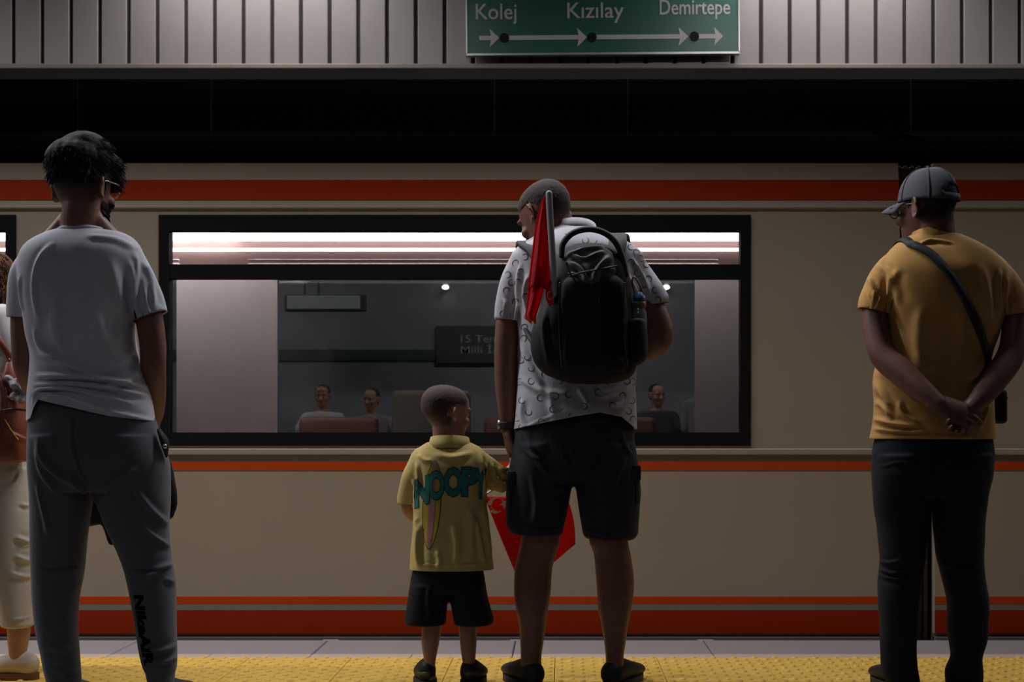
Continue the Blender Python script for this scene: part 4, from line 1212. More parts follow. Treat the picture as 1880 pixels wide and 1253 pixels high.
MB().add(v, f).build('webbing', M_STRAP, pack, True)
M_MARK = mat('pack_mark', (0.16, 0.16, 0.16), 0.5)
c = k.p(1146, 663, -.125)
mk = MB()
for cxo, cz, rr, t0, t1 in ((.004, 0, .0085, 0, 6.0), (-.003, .006, .005, .8, 4.8), (-.014, .003, .003, 0, 6.2)):
    vv = []
    for t in np.linspace(t0, t1, 17):
        for q in (-.0009, .0009):
            vv.append((c[0] + cxo + (rr + q) * math.cos(t), 0, c[2] + cz + (rr + q) * math.sin(t)))
    mk.add(vv, [(2 * i, 2 * i + 1, 2 * i + 3, 2 * i + 2) for i in range(16)])
bvp = BVHTree.FromPolygons([v.co.copy() for v in pb.data.vertices] + [v.co.copy() for v in fp.data.vertices], [tuple(p.vertices) for p in pb.data.polygons] + [tuple(i + len(pb.data.vertices) for i in p.vertices) for p in fp.data.polygons])
lay_on(mesh_of(mk.v, mk.f), bvp, .001, 3.5, .3, 'emblem', M_MARK, pack)
# bottle in the side pocket
bo = tag(empty('water_bottle', k.p(1172, 640, .0)), 'clear plastic bottle with blue cap in the side pocket of the backpack', 'bottle')
def lathe(c, prof, seg=24, tiltx=0.0):
    V = []
    for r_, z in prof:
        V += [(c[0] + r_ * math.cos(2 * math.pi * i / seg) + tiltx * z, c[1] + r_ * math.sin(2 * math.pi * i / seg), c[2] + z) for i in range(seg)]
    n = len(prof)
    f = [(i * seg + j, i * seg + (j + 1) % seg, (i + 1) * seg + (j + 1) % seg, (i + 1) * seg + j) for i in range(n - 1) for j in range(seg)]
    f += [tuple(range(seg)), tuple((n - 1) * seg + j for j in range(seg))]
    return V, f
c = k.p(1173, 645, -.03)
M_PET = mat('bottle_plastic', (0.16, 0.24, 0.27), 0.12, spec=0.6)
M_BLUE = mat('bottle_cap', (0.02, 0.09, 0.20), 0.35)
M_GOLD = mat('bottle_band', (0.20, 0.11, 0.025), 0.4)
MB().add(*lathe(c, [(.001, 0), (.024, .002), (.0265, .01), (.0265, .11), (.024, .13), (.018, .143), (.018, .146)])).build('bottle_body', M_PET, bo, True)
MB().add(*lathe(c + np.array((0, 0, .142)), [(.0225, 0), (.024, .004), (.024, .016), (.022, .02)])).build('neck_band', M_GOLD, bo, True)
MB().add(*lathe(c + np.array((0, 0, .160)), [(.020, 0), (.021, .003), (.021, .022), (.014, .027), (.012, .034), (.002, .036)])).build('cap', M_BLUE, bo, True)
v, f = tube([c + np.array((-.012, 0, .19)), c + np.array((-.022, 0, .225)), c + np.array((-.016, .0, .245)), c + np.array((.004, 0, .215)), c + np.array((.012, 0, .195))], [.003] * 5, seg=8)
MB().add(v, f).build('carry_cord', M_GOLD, bo, True)
# rolled flag tucked into the pack
fl2 = tag(empty('flag', k.p(1016, 500, -.12)), 'red flag on a grey stick tucked upright into the backpack', 'flag')
v, f = tube([k.p(1008, 356, -.15), k.p(1010, 400, -.15), k.p(1015, 480, -.14), k.p(1017, 540, -.10)], [.0108] * 4, seg=14)
MB().add(v, f).build('stick', M_POLE, fl2, True)
def cloth(fig, rows, waves, amp, dy, m, name, parent, nu=36, thick=.0015, ph=0.0):
    """hanging folded cloth: rows of (py, left px, right px)"""
    rr = spline(rows, 5)
    V = []
    for j, (py, l, r_) in enumerate(rr):
        for i in range(nu + 1):
            u = i / nu
            fold = math.sin(u * waves * 2 * math.pi + ph + j * .03)
            q = fig.p(l + (r_ - l) * (u + .04 * math.sin(u * waves * 4 * math.pi + ph)), py + 2.5 * fold * (1 if j else 0), dy)
            q[1] += amp * fold + .4 * amp * math.sin(u * 9 + j * .11)
            V.append(q)
    n = len(rr)
    f = [(j * (nu + 1) + i, j * (nu + 1) + i + 1, (j + 1) * (nu + 1) + i + 1, (j + 1) * (nu + 1) + i) for j in range(n - 1) for i in range(nu)]
    o = MB().add(V, f).build(name, m, parent, True)
    s_ = o.modifiers.new('thick', 'SOLIDIFY'); s_.thickness = thick; s_.offset = 0
    return o
cl = cloth(k, [(358, 1000, 1006), (380, 991, 1010), (420, 982, 1014), (460, 977, 1017), (500, 972, 1016), (530, 969, 1010)], 2.5, .012, -.115, M_FLAG, 'flag_cloth', fl2)
cloth(k, [(490, 974, 1004), (530, 969, 999), (560, 966, 991), (580, 964, 985), (592, 974, 984)], 1.3, .010, -.10, M_FLAG, 'flag_end', fl2, ph=.6)
cloth(k, [(520, 1003, 1012), (545, 1002, 1014), (560, 1008, 1016)], .8, .004, -.108, M_FLAG, 'flag_corner', fl2)
v, f = tube([k.p(1009 + 4 * math.cos(t), 543 + 7 * math.sin(t), -.116) for t in np.linspace(.5, 5.2, 9)], [.0012] * 9, seg=6)
MB().add(v, f).build('crescent', M_FLAGW, fl2, True)
# ================================================================== BOY
M_YSHIRT = mat('boy_shirt', (0.58, 0.44, 0.15), 0.85, var=0.03, var_scale=60, bump=0.10, bump_scale=900)
M_BSHORT = mat('boy_shorts', (0.0035, 0.0035, 0.0045), 0.9, bump=0.1)
M_TEAL = mat('print_teal', (0.004, 0.16, 0.135), 0.75)
M_PYEL = mat('print_yellow', (0.46, 0.33, 0.015), 0.75)
M_PPINK = mat('print_pink', (0.40, 0.16, 0.20), 0.75)
M_PLINE = mat('print_line', (0.008, 0.012, 0.012), 0.75)
g = Fig(4.92, 826)
boy = tag(empty('person', g.base), 'small boy in yellow shirt and black shorts beside the backpack wearer', 'person', 'people waiting on the platform')
TB = [(800, 798, 842, .02, .038, 2.0), (812, 784, 862, .02, .055, 2.2), (824, 769, 884, .01, .072, 2.3), (845, 757, 896, 0, .085, 2.4), (880, 757, 894, 0, .090, 2.5), (930, 760, 893, 0, .095, 2.4), (985, 757, 901, 0, .098, 2.4), (1045, 753, 906, 0, .100, 2.5), (1068, 752, 907, 0, .100, 2.5)]
SBL = [(1072, 753, 826, 0, .086), (1095, 749, 823, 0, .086), (1119, 745, 821, 0, .085), (1140, 742, 820, 0, .083), (1147, 744, 819, 0, .08)]
SBR = [(1072, 822, 893, 0, .086), (1095, 826, 896, 0, .086), (1119, 829, 902, 0, .085), (1138, 832, 907, 0, .083), (1147, 834, 903, 0, .08)]
LBL = [(1090, 776, 815, 0, .040), (1149, 775, 810, 0, .035), (1179, 774, 807, -.006, .034), (1208, 778, 801, -.002, .028), (1226, 779, 799, 0, .025), (1248, 778, 801, 0, .028)]
LBR = [(1090, 840, 878, 0, .040), (1149, 842, 876, 0, .035), (1185, 845, 875, -.006, .034), (1208, 848, 873, -.002, .028), (1226, 851, 871, 0, .025), (1248, 850, 873, 0, .028)]
HCB, HRB, HKB = g.p(818, 761, .01), rotm(52, 3, 0), .845
ABL = [(772, 850, 0, .036), (757, 900, .02, .032), (752, 932, .05, .029), (766, 948, .12, .025), (792, 952, .17, .019)]
ABR = [(878, 848, 0, .036), (900, 868, .02, .032), (924, 878, .06, .029), (938, 866, .10, .023), (944, 856, .12, .019)]
parts = [g.loft(TB[1:-1], .020), g.limb(ABL), g.limb(ABR), g.loft(LBL), g.loft(LBR), g.loft([(1040, 765, 885, 0, .08, 2.4), (1072, 765, 884, 0, .07, 2.4)])]
parts += [g.limb([(818, 778, .0, .048), (818, 800, .005, .045), (820, 822, .01, .055)])]
parts += head_parts(HCB, HRB, HKB, True)
parts += hand_parts(g.p(944, 856, .12), (.35, .3, .75), (.1, -.9, .3), k=.58, curl=(40, 45, 40), thumb=-1, wr=.018)
parts += hand_parts(g.p(792, 952, .17), (.7, .6, .1), (-.1, -.2, .9), k=.58, curl=(35, 35, 30), thumb=-1, wr=.018)
bb = body('body', parts, M_SKINB, boy, .004)
face_details(boy, HCB, HRB, HKB, M_STUBBLE)
def cropb(co):
    l = head_local(co, HCB, HRB, HKB)
    line = np.where(l[:, 1] < .0, -.055, -.055 + (l[:, 1]) * 1.7)
    inside = (np.abs(l[:, 0]) < .11) & (l[:, 2] > line) & (l[:, 2] < .13) & (l[:, 1] < .074 + .2 * np.maximum(0, l[:, 2] - .05)) & (l[:, 1] > -.14) & ((l[:, 2] > .036) | (l[:, 1] < -.012))
    ear = (np.abs(l[:, 0]) > .066) & (((l[:, 1] + .008) / .030) ** 2 + ((l[:, 2] + .006) / .040) ** 2 < 1)
    return np.where(inside & ~ear, np.clip((l[:, 2] - line) / .06, .02, 1), 0)
shell(bb, 'cropped_hair', cropb, .003, fade_mat('hair_fade_child', (0.30, 0.15, 0.10), (0.055, 0.030, 0.021), g.p(815, 800)[2], g.p(815, 758)[2]), boy, .0006, 3)
FB = [([(880, 830), (883, 880), (888, 920)], .008, .009), ([(900, 850), (905, 870), (912, 890)], .006, .008), ([(915, 858), (917, 872), (920, 886)], .005, .007), ([(890, 850), (893, 875), (897, 892)], .006, .006), ([(760, 850), (765, 880), (763, 910)], .007, .006), ([(752, 880), (758, 900), (757, 920)], .006, .005),
      ([(885, 930), (893, 980), (898, 1040)], .010, .008), ([(873, 950), (882, 1000), (890, 1045)], .010, .006), ([(768, 960), (764, 1005), (768, 1045)], .010, .009), ([(830, 960), (838, 1000), (834, 1045)], .016, .005), ([(800, 1012), (806, 1030), (802, 1048)], .010, .005), ([(860, 930), (866, 975), (862, 1020)], .014, .006), ([(762, 950), (760, 985)], .008, .005), ([(757, 1038), (830, 1040), (904, 1037)], .003, .003), ([(790, 834), (830, 840), (870, 832)], .012, .004), ([(764, 835), (775, 845), (790, 848)], .008, .005)]
slb = g.limb([(778, 846, 0, .048), (760, 880, 0, .044), (751, 908, .02, .040), (749, 918, .025, .039), (748, 925, .028, .039)], ratio=1.15, flat_tail=True)
srb = g.limb([(866, 846, 0, .050), (893, 864, .02, .049), (914, 878, .045, .046), (921, 882, .053, .045), (926, 885, .06, .044)], flat_tail=True)
ysh = garment(g, 'boy_shirt', [g.loft(TB[1:]), slb, srb], M_YSHIRT, boy, .0045, 5, FB, [(61, (18, 10, 9), .0016), (62, (36, 16, 24), .0008)],
              [(g.p(748, 925, .028), (.12, 0, -1), .07), (g.p(926, 885, .06), (1, .5, -.25), .07), ((g.p(830, 1050)[0], 4.92, g.p(830, 1050, -.1)[2]), (0, 0, -1), .30)])
collar(g, 'collar', 823, .012, .062, .062, 800, 822, .010, M_YSHIRT, boy, -.05, .014)
garment(g, 'shorts', [g.loft([(1035, 762, 886, 0, .082, 2.4), (1060, 755, 891, 0, .09, 2.4), (1088, 751, 894, 0, .088, 2.4)]), g.loft(SBL), g.loft(SBR)], M_BSHORT, boy, .005, 3, [([(790, 1070), (785, 1105), (790, 1140)], .01, .004), ([(865, 1070), (872, 1105), (866, 1140)], .01, .004)], [(71, (16, 10, 9), .0015)])
for px, yw in ((783, -12), (862, 14)):
    q = g.p(px, 1258, 0)
    s = shoe(boy, q[0], g.d + .005, yw, .185, .078, .042, M_SHOE, M_SOLE, .028)
    v, f = tube([(q[0] - .026, g.d - .012, .050), (q[0], g.d - .034, .052), (q[0] + .026, g.d - .012, .050)], [.006, .008, .006], seg=8)
    MB().add(v, f).build('patterned_collar', mat('shoe_pattern', (0.20, 0.15, 0.03), 0.7, var=0.0, var_scale=110, col2=(0.01, 0.07, 0.08)), s, True)
# print on the back of the shirt: surfboard and lettering
bvb = bvh_of(ysh)
def bx(px): return g.p(px, 900, -.09)[0]
def bz(py): return g.p(900, py, -.09)[2]
def board(scale, wmul):
    pts = []
    for t in np.linspace(0, 2 * math.pi, 40, endpoint=False):
        u = -math.cos(t)
        py = 928 - 82 * scale * -u
        px = 798 - (py - 846) * .066 + 17.5 * wmul * math.sin(t) * (abs(math.sin(t)) ** .15)
        pts.append((bx(px), bz(py)))
    return pts
lay_on(poly_mesh(board(1.0, 1.0)), bvb, .0008, 4.0, .012, 'print_outline', M_PLINE, ysh)
lay_on(poly_mesh(board(.985, .91)), bvb, .0014, 4.0, .012, 'print_surfboard', M_PYEL, ysh)
st = [(bx(798 - (py - 846) * .066 - w), bz(py)) for py, w in ((848, 3), (880, 4.5), (930, 5.5), (980, 5), (1007, 2))] + [(bx(798 - (py - 846) * .066 + w), bz(py)) for py, w in ((1007, 2), (980, 5), (930, 5.5), (880, 4.5), (848, 3))]
lay_on(poly_mesh(st), bvb, .0020, 4.0, .012, 'print_stripe', M_PPINK, ysh)
for ch, x0, x1, y0, y1, sh in (('N', 759, 788, 877, 930, 12), ('O', 785, 816, 864, 919, 0), ('O', 815, 849, 858, 913, 0), ('P', 847, 877, 858, 912, 0), ('Y', 871, 892, 862, 917, -4)):
    for kind, off, lift, mm in (('print_letter_edge', .070, .0026, M_PLINE), ('print_letter', .045, .0032, M_TEAL)):
        me = text_mesh(ch, 1.0, off)
        co = get_co(me); lo, hi = co.min(0), co.max(0)
        e = .9 if off > .06 else -.6
        u = (co[:, 0] - lo[0]) / (hi[0] - lo[0]); w = (co[:, 1] - lo[1]) / (hi[1] - lo[1])
        out = np.zeros_like(co)
        out[:, 0] = bx(0) + (x0 - e + (x1 - x0 + 2 * e) * u) * (bx(1) - bx(0))
        py = (y1 + e) - (y1 - y0 + 2 * e) * w + sh * (.5 - u)
        out[:, 2] = bz(0) + py * (bz(1) - bz(0))
        set_co(me, out)
        lay_on(me, bvb, lift, 4.0, .014, kind, mm, ysh)
# the small flag held where the two hands meet
hf = tag(empty('hand_flag', g.p(945, 865, .13)), 'small red paper flag with white crescent and star, held between boy and man', 'flag')
h = Fig(5.10, 960)
v, f = tube([h.p(886, 912, 0), h.p(905, 899, 0), h.p(944, 866, -.04), h.p(952, 858, -.05)], [.0042] * 4, seg=10)
MB().add(v, f).build('stick', mat('flag_stick_white', (0.6, 0.58, 0.57), 0.4), hf, True)
C = [np.array(h.p(889, 912, .0)), np.array(h.p(1036, 900, .05)), np.array(h.p(1056, 1000, .06)), np.array(h.p(954, 1072, .02))]
nu = 28
V = []
for j in range(nu + 1):
    for i in range(nu + 1):
        u, w = i / nu, j / nu
        q = (C[0] * (1 - u) + C[1] * u) * (1 - w) + (C[3] * (1 - u) + C[2] * u) * w
        q = q + np.array((.012 * math.sin(w * 3.1) * (1 if u > .5 else -.2), .016 * math.sin(u * 5 + w * 3), -.010 * math.sin(u * 3.1)))
        V.append(q)
cf = MB().add(V, [(j * (nu + 1) + i, j * (nu + 1) + i + 1, (j + 1) * (nu + 1) + i + 1, (j + 1) * (nu + 1) + i) for j in range(nu) for i in range(nu)]).build('flag_cloth', M_FLAG, hf, True)
bvf = bvh_of(cf)
sm = cf.modifiers.new('thick', 'SOLIDIFY'); sm.thickness = .001; sm.offset = 0
def hx(px, py): return (h.p(px, py, 0)[0], h.p(px, py, 0)[2])
outer = [(909 + 14 * math.cos(t), 929 + 15 * math.sin(t)) for t in np.linspace(.75, 2 * math.pi - .75, 20)]
inner = [(913.5 + 11 * math.cos(t), 928 + 12 * math.sin(t)) for t in np.linspace(2 * math.pi - 1.0, 1.0, 20)]
lay_on(poly_mesh([hx(*q) for q in outer + inner]), bvf, .0012, 4.5, .02, 'crescent', M_FLAGW, hf)
star = [(926 + (11 if i % 2 == 0 else 4.6) * math.cos(2 * math.pi * i / 10 + 2.9), 926 + (11 if i % 2 == 0 else 4.6) * math.sin(2 * math.pi * i / 10 + 2.9)) for i in range(10)]
lay_on(poly_mesh([hx(*q) for q in star]), bvf, .0012, 4.5, .02, 'star', M_FLAGW, hf)
# ================================================================== MAN IN THE CAP
M_MUSTARD = mat('polo_mustard', (0.52, 0.275, 0.07), 0.85, var=0.04, var_scale=60, bump=0.12, bump_scale=900, sheen=0.1)
M_JEAN = mat('jeans_navy', (0.0045, 0.007, 0.014), 0.9, var=0.15, var_scale=300, bump=0.15, bump_scale=900)
M_CAP = mat('cap_grey', (0.075, 0.078, 0.092), 0.85, var=0.05, var_scale=60, bump=0.12, bump_scale=900)
M_CAPDARK = mat('hair_dark_short', (0.012, 0.008, 0.007), 0.7, bump=0.3, bump_scale=900)
M_BLACKSTRAP = mat('strap_black', (0.006, 0.006, 0.007), 0.7)
g = Fig(4.84, 1712)
man3 = tag(empty('person', g.base), 'man in grey cap, mustard polo shirt and navy jeans with hands clasped behind him', 'person', 'people waiting on the platform')
T3 = [(420, 1690, 1752, .035, .056, 2.0), (432, 1674, 1768, .025, .074, 2.2), (448, 1648, 1800, .012, .096, 2.3), (470, 1626, 1830, 0, .112, 2.4), (505, 1614, 1850, -.01, .126, 2.5), (560, 1622, 1844, -.01, .135, 2.5), (610, 1624, 1832, 0, .136, 2.4),
      (650, 1616, 1822, .01, .138, 2.4), (692, 1605, 1818, .01, .142, 2.4), (734, 1605, 1823, .01, .145, 2.4), (779, 1602, 1825, .01, .145, 2.4), (806, 1599, 1825, .01, .146, 2.4), (830, 1598, 1826, .01, .146, 2.4)]
J3L = [(835, 1602, 1716, 0, .128), (875, 1603, 1716, 0, .128), (930, 1606, 1709, 0, .105), (979, 1613, 1702, 0, .100), (1020, 1617, 1697, 0, .095), (1055, 1615, 1692, 0, .090), (1083, 1611, 1687, -.01, .085), (1153, 1614, 1683, -.012, .075), (1196, 1616, 1682, -.006, .070), (1224, 1618, 1684, 0, .070), (1249, 1625, 1688, 0, .066), (1260, 1630, 1686, 0, .06)]
J3R = [(835, 1704, 1821, 0, .128), (875, 1704, 1817, 0, .128), (930, 1711, 1809, 0, .105), (979, 1715, 1806, 0, .100), (1018, 1720, 1806, 0, .095), (1055, 1727, 1807, 0, .090), (1097, 1735, 1813, -.01, .083), (1153, 1737, 1813, -.012, .075), (1182, 1743, 1808, -.006, .072), (1207, 1747, 1801, 0, .070), (1232, 1738, 1801, 0, .070), (1260, 1740, 1800, 0, .062)]
A3L = [(1644, 510, 0, .045), (1608, 560, -.02, .042), (1612, 620, -.045, .044), (1624, 656, -.07, .046), (1655, 684, -.11, .046), (1692, 718, -.155, .040), (1722, 742, -.185, .031)]
A3R = [(1818, 510, 0, .045), (1859, 560, -.02, .042), (1862, 622, -.045, .045), (1852, 660, -.07, .046), (1828, 695, -.11, .044), (1806, 724, -.145, .038), (1786, 746, -.165, .030)]
HC3, HR3, HK3 = g.p(1703, 385, .02), rotm(-40, 2, 0), 1.03
parts = [g.loft(T3[2:-1], .026), g.limb(A3L), g.limb(A3R), g.loft(J3L, .014), g.loft(J3R, .014), g.loft([(790, 1618, 1808, 0, .11, 2.4), (870, 1618, 1802, 0, .11, 2.4), (880, 1622, 1798, 0, .10, 2.3)])]
parts += [g.limb([(1714, 392, 0, .060), (1718, 415, .0, .062), (1720, 436, .01, .068), (1721, 456, .01, .09, .07)])]
parts += head_parts(HC3, HR3, HK3)
wl, wr_ = g.p(1722, 742, -.185), g.p(1786, 746, -.165)
parts += hand_parts(wl, np.array(g.p(1800, 776, -.20)) - wl, (.1, -1, .35), curl=(8, 14, 12), thumb=-1, thumb_open=20, spread=3, k=.98, wr=.030)
parts += hand_parts(wr_, np.array(g.p(1738, 790, -.175)) - wr_, (-.1, .9, -.5), curl=((30, 34, 38, 40), (35, 38, 40, 42), (25, 28, 28, 28)), thumb=1, thumb_open=34, spread=4, k=.95, wr=.029)
b3 = body('body', parts, M_SKIN3, man3, .0045)
face_details(man3, HC3, HR3, HK3, M_CAPDARK)
def crop3(co):
    l = head_local(co, HC3, HR3, HK3)
    line = np.where(l[:, 1] < .0, -.058, -.05 + (l[:, 1]) * 1.8)
    inside = (np.abs(l[:, 0]) < .11) & (l[:, 2] > line) & (l[:, 2] < .08) & (l[:, 1] < .04) & (l[:, 1] > -.14)
    ear = (np.abs(l[:, 0]) > .066) & (((l[:, 1] + .008) / .030) ** 2 + ((l[:, 2] + .006) / .040) ** 2 < 1)
    return np.where(inside & ~ear, np.clip((l[:, 2] - line) / .04, .02, 1), 0)
shell(b3, 'cropped_hair', crop3, .004, fade_mat('hair_fade_dark', (0.18, 0.08, 0.06), (0.010, 0.007, 0.006), g.p(1720, 418)[2], g.p(1720, 396)[2]), man3, .0008, 3)
# cap: six-panel dome, brim, back strap with the opening
def cap_dome():
    V, seg, rings = [], 60, 16
    for j in range(rings + 1):
        t = j / rings
        for i in range(seg):
            a = 2 * math.pi * i / seg
            x, y = math.sin(a), math.cos(a)
            back = max(0, -y)
            zb = .026 + .004 * y - .006 * back                 # lower edge
            ph = t * math.pi / 2
            rx, ry = .0865 * math.cos(ph) ** .72, .1085 * math.cos(ph) ** .72
            z = zb + (.136 - zb) * math.sin(ph) ** 1.05
            seam = .0016 * max(0, math.cos(6 * a / 2) ** 2 - .86) / .14
            dent = -.004 * math.exp(-((a - 3.9) / .5) ** 2) * math.sin(math.pi * t) - .003 * math.exp(-((a - 2.3) / .4) ** 2) * math.sin(math.pi * t)
            rr = 1 + seam * -8 + dent * 8
            V.append((x * rx * rr, y * ry * rr - .006, z))
    V.append((0, -.006, .137))
    f = []
    for j in range(rings):
        for i in range(seg):
            i2 = (i + 1) % seg
            a = 2 * math.pi * (i + .5) / seg
            y = math.cos(a)
            # arched opening at the back above the strap
            dz = j / rings
            if abs(a - math.pi) < .52 * math.sqrt(max(0, 1 - (max(0, dz - .07) / .21) ** 2)) and .07 <= dz <= .28:
                continue
            f.append((j * seg + i, j * seg + i2, (j + 1) * seg + i2, (j + 1) * seg + i))
    return V, f
v, f = cap_dome()
cp = MB().add(place(v, HC3, HR3, HK3), f).build('cap', M_CAP, man3, True)
md = cp.modifiers.new('thick', 'SOLIDIFY'); md.thickness = .003; md.offset = -1
br = []
nb_, mb_ = 24, 7
for j in range(mb_ + 1):
    t = j / mb_
    for i in range(nb_ + 1):
        a = -1.25 + 2.5 * i / nb_
        r0x, r0y = .0875, .1085
        x0_, y0_ = r0x * math.sin(a), r0y * math.cos(a) - .006
        ext = .072 * math.cos(a * .95) ** .6
        x1_, y1_ = x0_ * 1.04, y0_ + ext
        x, y = x0_ + (x1_ - x0_) * t, y0_ + (y1_ - y0_) * t
        br.append((x, y, .030 + .006 * t - .022 * t * t - 3.2 * x * x * (.4 + .6 * t)))
f = [(j * (nb_ + 1) + i, j * (nb_ + 1) + i + 1, (j + 1) * (nb_ + 1) + i + 1, (j + 1) * (nb_ + 1) + i) for j in range(mb_) for i in range(nb_)]
bo_ = MB().add(place(br, HC3, HR3, HK3), f).build('brim', M_CAP, cp, True)
md = bo_.modifiers.new('thick', 'SOLIDIFY'); md.thickness = .004
v, f = tube(place([(0, -.006, .140), (0, -.006, .1365)], HC3, HR3, HK3), [.006, .007], seg=12)
MB().add(v, f).build('button', M_CAP, cp, True)
for a in (0, math.pi / 3, 2 * math.pi / 3, math.pi, 4 * math.pi / 3, 5 * math.pi / 3):
    lo_t = .30 if abs(a - math.pi) < .1 else .02
    pts = []
    for t in np.linspace(lo_t, .97, 9):
        ph = t * math.pi / 2
        zb = .026 + .004 * math.cos(a) - .006 * max(0, -math.cos(a))
        pts.append((math.sin(a) * .0868 * math.cos(ph) ** .72, math.cos(a) * .109 * math.cos(ph) ** .72 - .006, zb + (.136 - zb) * math.sin(ph) ** 1.05 + .0006))
    v, f = tube(place(pts, HC3, HR3, HK3), [.0018] * 9, seg=6, sub=2)
    MB().add(v, f).build('seam', M_CAP, cp, True)
gl = MB()
for q in (-1, 1):
    gl.add(*tube(place([(q * .079, -.012, .010), (q * .078, .03, .014), (q * .073, .09, .012), (q * .06, .108, .010)], HC3, HR3, HK3), [.0022] * 4, seg=8))
    ring = [(q * .035 + .025 * math.cos(t), .112 - .03 * abs(q * .035 + .025 * math.cos(t)), .0 + .017 * math.sin(t)) for t in np.linspace(0, 2 * math.pi, 17)]
    gl.add(*tube(place(ring, HC3, HR3, HK3), [.0022] * 17, seg=6, sub=1, round_ends=False))
gl.add(*tube(place([(-.012, .112, .004), (.012, .112, .004)], HC3, HR3, HK3), [.002, .002], seg=6))
gl.build('spectacles', M_BLACKFRAME, man3, True)
# polo
F3 = [([(1625, 480), (1640, 510), (1632, 560)], .009, .008), ([(1606, 500), (1612, 535), (1628, 555)], .007, .008), ([(1650, 490), (1645, 520), (1655, 560)], .012, .006), ([(1600, 530), (1608, 552), (1622, 562)], .006, .005), ([(1700, 444), (1725, 440), (1755, 446)], .006, .004), ([(1690, 450), (1705, 442), (1720, 441)], .005, .004),
      ([(1840, 490), (1835, 530), (1842, 570)], .009, .008), ([(1855, 500), (1850, 540), (1856, 565)], .007, .006), ([(1800, 480), (1812, 540), (1815, 600)], .016, .005), ([(1690, 560), (1685, 620), (1690, 680)], .022, .005), ([(1760, 560), (1765, 620), (1755, 680)], .022, .004),
      ([(1610, 690), (1625, 720), (1640, 755)], .010, .010), ([(1607, 730), (1625, 745), (1640, 770)], .009, .009), ([(1606, 765), (1640, 778), (1690, 784)], .009, .009), ([(1603, 785), (1645, 792), (1700, 794)], .007, .007), ([(1650, 735), (1660, 762), (1690, 780)], .010, .008), ([(1601, 800), (1712, 802), (1822, 804)], .003, .004),
      ([(1820, 690), (1805, 720), (1800, 760)], .010, .008), ([(1822, 740), (1808, 765), (1795, 790)], .009, .008), ([(1815, 660), (1795, 690), (1770, 705)], .010, .006)]
sl3 = g.limb([(1640, 493, 0, .054), (1621, 522, -.008, .056), (1607, 548, -.018, .053), (1604, 562, -.022, .052), (1604, 572, -.025, .052)], flat_tail=True)
sr3 = g.limb([(1820, 494, 0, .054), (1843, 524, -.008, .056), (1858, 550, -.018, .054), (1861, 566, -.024, .053), (1862, 578, -.028, .053)], flat_tail=True)
hz3 = g.p(1712, 807, -.13)[2]
pol3 = garment(g, 'polo_shirt', [g.loft(T3[1:]), sl3, sr3], M_MUSTARD, man3, .0055, 5, F3, [(81, (14, 8, 7), .0022), (82, (28, 12, 18), .001)],
               [(g.p(1604, 572, -.025), (-.23, 0, -.97), .08), (g.p(1862, 578, -.028), (.1, 0, -1), .08), ((g.p(1712, 800)[0], 4.84, hz3), (0, 0, -1), .40)])
collar(g, 'collar', 1722, .022, .070, .072, 417, 438, .016, M_MUSTARD, man3, -.05, .014)
F3J = [([(1660, 1030), (1635, 1038), (1617, 1032)], .006, .006), ([(1618, 1048), (1645, 1055), (1690, 1046)], .006, .006), ([(1616, 1060), (1650, 1066), (1688, 1058)], .006, .005), ([(1806, 1025), (1780, 1032), (1760, 1028)], .006, .006), ([(1807, 1040), (1775, 1048), (1730, 1040)], .006, .006), ([(1805, 975), (1790, 990), (1770, 985)], .007, .005),
       ([(1618, 860), (1650, 850), (1690, 852)], .004, .003), ([(1740, 852), (1780, 850), (1815, 858)], .004, .003), ([(1712, 815), (1712, 870), (1710, 925)], .004, -.004), ([(1660, 900), (1690, 920), (1708, 930)], .008, .005)]
garment(g, 'jeans', [g.loft([(780, 1612, 1814, 0, .118, 2.4), (830, 1602, 1821, 0, .132, 2.4), (875, 1603, 1817, 0, .136, 2.3), (910, 1605, 1812, 0, .125, 2.3)]), g.loft(J3L), g.loft(J3R)], M_JEAN, man3, .0055, 5, F3J, [(91, (14, 10, 12), .0016), (92, (30, 14, 40), .0008)])
for px, yw in ((1655, -10), (1770, 14)):
    q = g.p(px, 1262, 0)
    shoe(man3, q[0], g.d + .02, yw, .285, .105, .060, M_SHOE, M_SOLE, .04)
# cross-body bag: strap over the back, pouch at his right hip
cb = tag(empty('crossbody_bag', g.p(1826, 740, .12)), "black cross-body bag with a strap slanting over the mustard polo", 'bag')
bv3 = bvh_of(pol3)
path = spline([(1672, 449), (1684, 453), (1708, 466), (1730, 488), (1750, 514), (1769, 545), (1787, 580), (1800, 612), (1810, 645), (1815, 668)], 3)
pts, sides = [], []
eye = Vector((0, 0, H))
for px, py in path:
    hit = bv3.ray_cast(eye, (P(px, py, g.d) - eye).normalized())
    if hit[0] is None or hit[0].y > g.d + .02: continue
    t = eye - hit[0]
    pts.append(tuple(hit[0] + t.normalized() * .004 + hit[1] * .003)); sides.append(hit[1])
